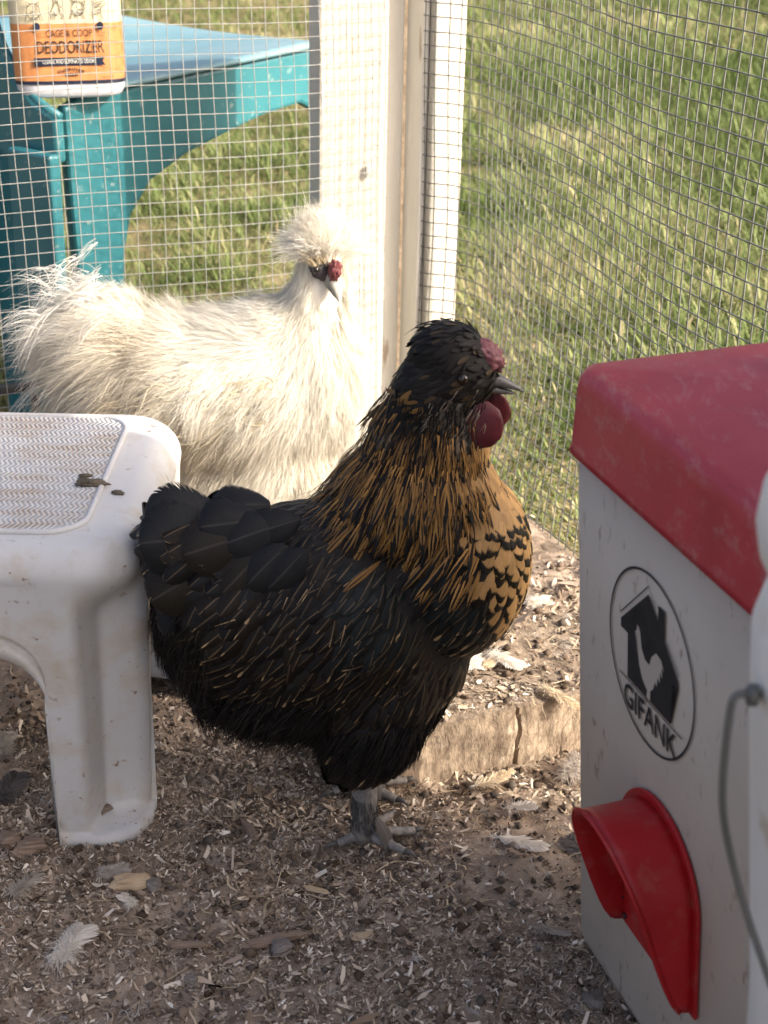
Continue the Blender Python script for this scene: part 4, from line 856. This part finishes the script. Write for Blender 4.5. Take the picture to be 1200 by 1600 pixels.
grid(lambda u_, v_: plank_pt(0, u_ * Lb, -.02 + (ZP + .02) * v_), nb, 12); grid(lambda u_, v_: plank_pt(La, u_ * Lb, -.02 + (ZP + .02) * v_), nb, 12); grid(lambda u_, v_: plank_pt(u_ * La, Lb, -.02 + (ZP + .02) * v_), 180, 12)
bmesh.ops.remove_doubles(bm, verts=bm.verts, dist=.0002); bm_obj('plank_block', bm, PLANK, pl, smooth=False)

# ------------------------------------------------------------------ litter flakes
def surf_h(x, y):
    h = floor_h(x, y); dx, dy = x + .012, y - 1.098; a = dx * pa.x + dy * pa.y; b = dx * pb.x + dy * pb.y
    return np.where((a > 0.004) & (a < La) & (b > 0.006) & (b < Lb), np.maximum(h, ZP + .001), h), (a > 0) & (a < La) & (b > 0) & (b < Lb)
def flakes(n, xr, yr, lmin, lmax, pw, seed):
    x = rng.uniform(*xr, n); y = rng.uniform(*yr, n); dens = fbm(x * 8, y * 8, seed, 3)
    keep = (rng.random(n) < np.clip(.1 + 3.2 * (dens - .33), .08, 1)) & ((x - .003) * .916 + (y - 1.873) * .402 < .05) & ((x - .003) * .402 - (y - 1.873) * .916 > -.02)
    inside = (np.abs((x - .16 - .13) ) < .0)
    x, y = x[keep], y[keep]; n = len(x); h, onp = surf_h(x, y)
    az = rng.random(n) * 6.283; el = rng.normal(0, .28, n); D = np.stack([np.cos(az) * np.cos(el), np.sin(az) * np.cos(el), np.sin(el)], -1)
    N = norm(np.stack([rng.normal(0, .45, n), rng.normal(0, .45, n), np.ones(n)], -1)); N = norm(N - D * np.sum(N * D, -1, keepdims=True))
    L = lmin + (lmax - lmin) * rng.random(n) ** pw; asp = rng.uniform(.10, .42, n) * np.clip(.009 / L, .35, 1); W = L * asp * .5
    P0 = np.stack([x, y, h + .0012 + .25 * L * np.abs(np.sin(el))], -1) - D * (L * .5)[:, None]
    V, Q, U, T, I = ribbons(P0, D, N, L, W, 3, 2, .15 * rng.normal(size=n), .3 * rng.normal(size=n), 0, lambda t: .75 + .35 * np.sin(t * 3.14))
    V = V + rng.normal(0, 1, V.shape) * (L[I] * .05)[:, None]
    pal = np.array([(.10, .072, .051), (.20, .148, .104), (.33, .253, .187), (.45, .36, .272), (.58, .48, .37), (.70, .60, .48), (.80, .72, .6)]); pr = np.array([.14, .21, .23, .18, .13, .075, .035])
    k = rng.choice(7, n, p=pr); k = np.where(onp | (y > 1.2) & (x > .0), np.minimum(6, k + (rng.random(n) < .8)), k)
    return V, Q, pal[k][I] * (.75 + .5 * rng.random((n, 1)))[I]
VV, QQ, CC = [], [], []; off = 0
for a in ((105000, (-.34, .26), (.68, 1.2), .0013, .0065, 2.0, 31), (30000, (-.45, .36), (1.1, 1.86), .002, .0085, 2., 41), (13000, (-.36, .3), (.68, 1.45), .004, .014, 2.2, 51), (420, (-.36, .3), (.7, 1.5), .012, .03, 2.2, 61)):
    V, Q, c = flakes(*a); VV.append(V); QQ.append(Q + off); CC.append(c); off += len(V)
tag(link('litter', np_mesh('litter', np.concatenate(VV), np.concatenate(QQ), {'col': np.concatenate(CC)}), FLAKE), 'loose brown wood shavings and chips spread over the run floor', 'litter', kind='stuff')
n = 1500; x = rng.uniform(-.36, .28, n); y = rng.uniform(.68, 1.7, n); h, _ = surf_h(x, y); az = rng.random(n) * 6.283
inr = ((x + .004) * .916 + (y - 1.87) * .402) < .03; x, y, h, az = x[inr], y[inr], h[inr], az[inr]; n = len(x)
D = norm(np.stack([np.cos(az), np.sin(az), rng.normal(.05, .12, n)], -1)); N = np.tile([0, 0, 1.], (n, 1))
V, Q, U, T, I = ribbons(np.stack([x, y, h + .002], -1), D, N, .008 + .026 * rng.random(n) ** 2, .0005 + .0004 * rng.random(n), 5, 2, .25 * rng.random(n), .3, 0, lambda t: 1 - .3 * t, wave=rng.normal(0, .12, n))
c = np.array([.46, .36, .24]) * (.4 + .9 * rng.random((n, 1)))
tag(link('straw_fibre', np_mesh('straw_fibre', V, Q, {'col': c[I]}), FLAKE), 'thin straw fibres lying loose across the floor litter', 'straw', kind='stuff')
# crumbs of soil and dung
n = 5200; x = rng.uniform(-.36, .28, n); y = rng.uniform(.68, 1.5, n); h, _ = surf_h(x, y); s = .0012 + .0042 * rng.random(n) ** 3
octa = np.array([(1, 0, 0), (0, 1, 0), (-1, 0, 0), (0, -1, 0), (0, 0, .8), (0, 0, -.8)], float); tri = np.array([(0, 1, 4), (1, 2, 4), (2, 3, 4), (3, 0, 4), (1, 0, 5), (2, 1, 5), (3, 2, 5), (0, 3, 5)])
Vc = np.stack([x, y, h + s * .4], -1)[:, None] + octa[None] * s[:, None, None] * (1 + rng.normal(0, .28, (n, 6, 3))); Qc = tri[None] + (np.arange(n) * 6)[:, None, None]
cc = np.array([(.07, .048, .033), (.13, .092, .065), (.22, .165, .12), (.10, .082, .066)])[rng.integers(0, 4, n)]
tag(link('soil_crumb', np_mesh('soil_crumb', Vc.reshape(-1, 3), Qc.reshape(-1, 3), {'col': np.repeat(cc, 6, 0)}, smooth=True), FLAKE), 'small crumbs of soil scattered among the shavings', 'soil', kind='stuff')

# ------------------------------------------------------------------ single pieces on the floor
def gp(px, py, z=0.):                       # where a spot of the photograph lies on the floor
    a, b = (px - 600) / 2400, -(py - 800) / 2400; r_ = R(1.2); A = a * math.cos(r_) + b * math.sin(r_); B = -a * math.sin(r_) + b * math.cos(r_); p = R(25)
    d = Vector((A, math.cos(p) + B * math.sin(p), -math.sin(p) + B * math.cos(p))); k = (z - .78) / d.z; return d.x * k, d.y * k
FSH = plain('quill', (.62, .57, .48), .4)
def floor_feather(px, py, L, Wd, az, col, label, downy=.35, curl=.12, z=0.):
    fx, fy = gp(px, py, z); h = max(float(surf_h(np.array([fx]), np.array([fy]))[0][0]), z) + .004
    ft_ = empty('feather', (fx, fy, h), R(az)); ft_.rotation_euler = (R(random.uniform(-14, 14)), R(random.uniform(-8, 8)), R(az)); tag(ft_, label, 'feather', 'moulted feathers on the floor')
    def mid(s): return np.stack([(s - .5) * L, curl * L * (s - .5) ** 2 * 2, .10 * L * (s * (1 - s)) * 1.5], -1)
    bm = bmesh.new(); tube(bm, [Vector(mid(np.array(s))) for s in np.linspace(0, 1, 14)], list(np.linspace(.0011, .0003, 14)), 6); bm_obj('shaft', bm, FSH, ft_, smooth=True)
    k = 110; s = np.linspace(.12, .97, k); P_, D_, L_, C_ = [], [], [], []
    for sd in (-1, 1):
        m_ = mid(s); ang = np.radians(38 + rng.normal(0, 5, k)) ; P_.append(m_); D_.append(np.stack([np.cos(ang), sd * np.sin(ang), .10 + 0 * s], -1)); gaps = 1 - .35 * (fbm(s * 9 + px, s * 0 + sd * 3, 9, 2) > .52)
        L_.append(Wd * np.sin(np.pi * np.clip(s, 0, 1) ** .8) ** .6 * gaps * 1.25 + .001); C_.append(np.tile(col, (k, 1)))
    P_, D_, L_, C_ = map(np.concatenate, (P_, D_, L_, C_)); strands('vane', P_, norm(D_), np.tile([0, 0, 1.], (2 * k, 1)), L_, .0011, C_ * (.9 + .15 * rng.random((2 * k, 1))), ft_, HAIR_W, .12, .12, .1, K=5)
    kd = int(420 * downy)
    if kd:
        s = rng.uniform(.0, .4, kd); P_ = mid(s); D_ = norm(np.stack([rng.normal(-.1, .7, kd), rng.normal(0, 1, kd), rng.normal(.25, .5, kd)], -1)); strands('down', P_, D_, np.tile([0, 0, 1.], (kd, 1)), rng.uniform(.4, 1.0, kd) * Wd * 1.3, .0003, np.tile(np.array(col) * .95, (kd, 1)), ft_, HAIR_W, .2, .3, .25, K=5, wave=rng.normal(0, .12, kd))
Wt = (.92, .87, .79); Cr = (.80, .69, .52); Gy = (.34, .30, .27)
floor_feather(145, 1500, .040, .015, 72, Wt, 'white feather with downy base on the near floor, below the stool leg', 1.0)
floor_feather(832, 1322, .048, .011, -22, Wt, 'white split feather lying flat before the feeder port', .1)
floor_feather(735, 1040, .045, .018, 35, Wt, 'white downy feather on the sunlit litter, closest to the black hen breast', .6, z=.052)
floor_feather(800, 1033, .034, .013, -40, Wt, 'fluffy white feather on the plank beside a tan shaving', 1.0, z=.052)
floor_feather(885, 1085, .048, .008, -42, Cr, 'slender cream feather hanging over the plank edge by the feeder', .5, z=.052)
floor_feather(915, 1190, .03, .014, 60, (.6, .54, .48), 'grey fluffy feather in the shade between plank end and feeder', 1.0)
floor_feather(788, 1218, .045, .007, 28, Cr, 'long cream quill feather leaning against the plank front', .1)
floor_feather(833, 1258, .026, .009, 20, (.75, .70, .64), 'short pale feather between the quill feather and the split feather', .2)
floor_feather(925, 1318, .03, .012, 120, Gy, 'dark grey feather with white edge tucked under the port hood', .3)
floor_feather(890, 1450, .026, .008, -8, (.55, .49, .42), 'faint brownish grey feather flat on the floor below the port', .5)
floor_feather(205, 1385, .020, .008, 20, (.7, .64, .57), 'wisp of grey down just below the stool foot', 1.2)
floor_feather(225, 1428, .014, .006, 140, Wt, 'tiny white down feather beside the tan wood chunk', 1.0)
floor_feather(25, 1190, .03, .012, 100, (.6, .54, .47), 'grey down feather behind the stool leg in the arch', 1.2)
floor_feather(35, 1265, .05, .015, 80, (.2, .18, .17), 'dark grey feather lying left of the stool leg', .9)
floor_feather(850, 945, .026, .010, 30, Wt, 'white down feather on sunlit litter near the right fence sill', 1.0, z=.02)
floor_feather(70, 1415, .028, .009, 60, (.62, .56, .48), 'pale grey wisp of down at the near floor edge, left of the tan chunk', 1.0)
CH = [mottled('tan_wood', (.36, .26, .16), (.52, .40, .26), 40, .8, .4, .001, stretch=(.2, 1, 1)), mottled('brown_wood', (.17, .12, .085), (.30, .22, .16), 40, .85, .5, .001, stretch=(.2, 1, 1)), mottled('grey_stone', (.12, .105, .092), (.23, .20, .175), 50, .8, .4, .001), mottled('soil_clod', (.14, .105, .08), (.28, .22, .17), 60, .95, .9, .004)]
def chunk(name, px, py, size, mat, az, label, cat, seed, z=0., rough_=.25):
    fx, fy = gp(px, py, z); h = max(float(surf_h(np.array([fx]), np.array([fy]))[0][0]), z); bm = bmesh.new(); bmesh.ops.create_cube(bm, size=2); bmesh.ops.subdivide_edges(bm, edges=bm.edges, cuts=4, use_grid_fill=True)
    for v in bm.verts:
        v.co = v.co.lerp(v.co.normalized() * 1.15, .55); d = 1 + 1.6 * rough_ * mnoise.noise(v.co * 1.3 + Vector((seed * 5, 0, 0))); tp = 1 - .35 * abs(v.co.x) ** 3 * (mnoise.noise(Vector((seed, v.co.y, v.co.z))) + .7)
        v.co = Vector((v.co.x * size[0] * d, v.co.y * size[1] * d * tp, v.co.z * size[2] * d * tp))
    o = bm_obj(name, bm, CH[mat], None, bevel=0); o.location = (fx, fy, h + size[2] * .6); o.rotation_euler = (R(random.uniform(-12, 12)), R(random.uniform(-10, 10)), R(az)); tag(o, label, cat, 'loose pieces on the floor')
chunk('wood_chunk', 230, 1400, (.014, .006, .006), 0, 18, 'pale tan wood chunk on the floor below the stool foot', 'wood chunk', 1)
chunk('stick', 408, 1305, (.019, .0042, .004), 1, 112, 'short brown stick lying left of the black hen foot', 'stick', 2)
chunk('stick', 455, 1478, (.022, .0032, .003), 1, 14, 'long brown stick half sunk in the near floor litter', 'stick', 3)
chunk('stick', 325, 1490, (.014, .0025, .002), 1, 6, 'thin dark stick on the near floor between white feather and long stick', 'stick', 4)
chunk('stone', 265, 1402, (.0052, .005, .005), 2, 0, 'dark grey pebble touching the tan wood chunk', 'pebble', 5)
chunk('stone', 468, 1492, (.007, .006, .005), 2, 20, 'dark grey lump next to the long brown stick', 'stone', 6)
chunk('stone', 960, 1555, (.008, .007, .004), 2, 0, 'flat grey pebble at the base of the feeder', 'pebble', 7)
chunk('wood_chunk', 40, 1350, (.009, .007, .006), 1, 30, 'brown wood chunk left of the stool foot, nearer the picture edge', 'wood chunk', 9)
chunk('wood_chunk', 72, 1362, (.012, .006, .006), 1, 25, 'long brown wood chunk directly below the stool foot', 'wood chunk', 10)
chunk('wood_chip', 518, 1395, (.010, .0022, .0015), 0, -20, 'pale sliver of wood below the black hen', 'wood chip', 11)
chunk('wood_chip', 600, 1470, (.010, .004, .0018), 0, 20, 'small tan chip in the middle of the near floor', 'wood chip', 12)
chunk('wood_chip', 775, 1035, (.010, .0045, .003), 0, 50, 'sunlit tan shaving between two white feathers on the plank', 'wood chip', 13, z=.052)
chunk('stone', 330, 1545, (.0045, .004, .0035), 2, 0, 'small pale lump at the bottom of the floor', 'pebble', 14)
chunk('clod', 165, 1293, (.019, .011, .006), 3, 42, 'dark heap of litter on the ledge of the stool foot', 'clod', 17, z=.012, rough_=.5)

# wisps of down caught in the litter
nc = 130; cx_ = rng.uniform(-.34, .24, nc); cy_ = rng.uniform(.72, 1.5, nc); ok = ((cx_ + .004) * .916 + (cy_ - 1.87) * .402) < .02; cx_, cy_ = cx_[ok], cy_[ok]; nc = len(cx_)
idx = np.repeat(np.arange(nc), 22); k = len(idx); hh, _ = surf_h(cx_, cy_); sz = rng.uniform(.004, .013, nc)
Pw = np.stack([cx_, cy_, hh + .0025], -1)[idx] + rng.normal(0, .0012, (k, 3)); dd = norm(np.stack([rng.normal(0, 1, k), rng.normal(0, 1, k), np.abs(rng.normal(.1, .3, k))], -1) + norm(rng.normal(size=(nc, 3)) * np.array([1, 1, .2]))[idx] * 1.1)
o = strands('down_wisp', Pw, dd, np.tile([0, 0, 1.], (k, 1)), sz[idx] * rng.uniform(.6, 1.3, k), .00022, (np.array([.82, .77, .70]) * rng.uniform(.5, 1., (nc, 1)))[idx], None, HAIR_W, .2, .3, .2, K=5, wave=rng.normal(0, .15, k))
tag(o, 'wisps of pale down caught among the floor litter', 'down', kind='stuff')
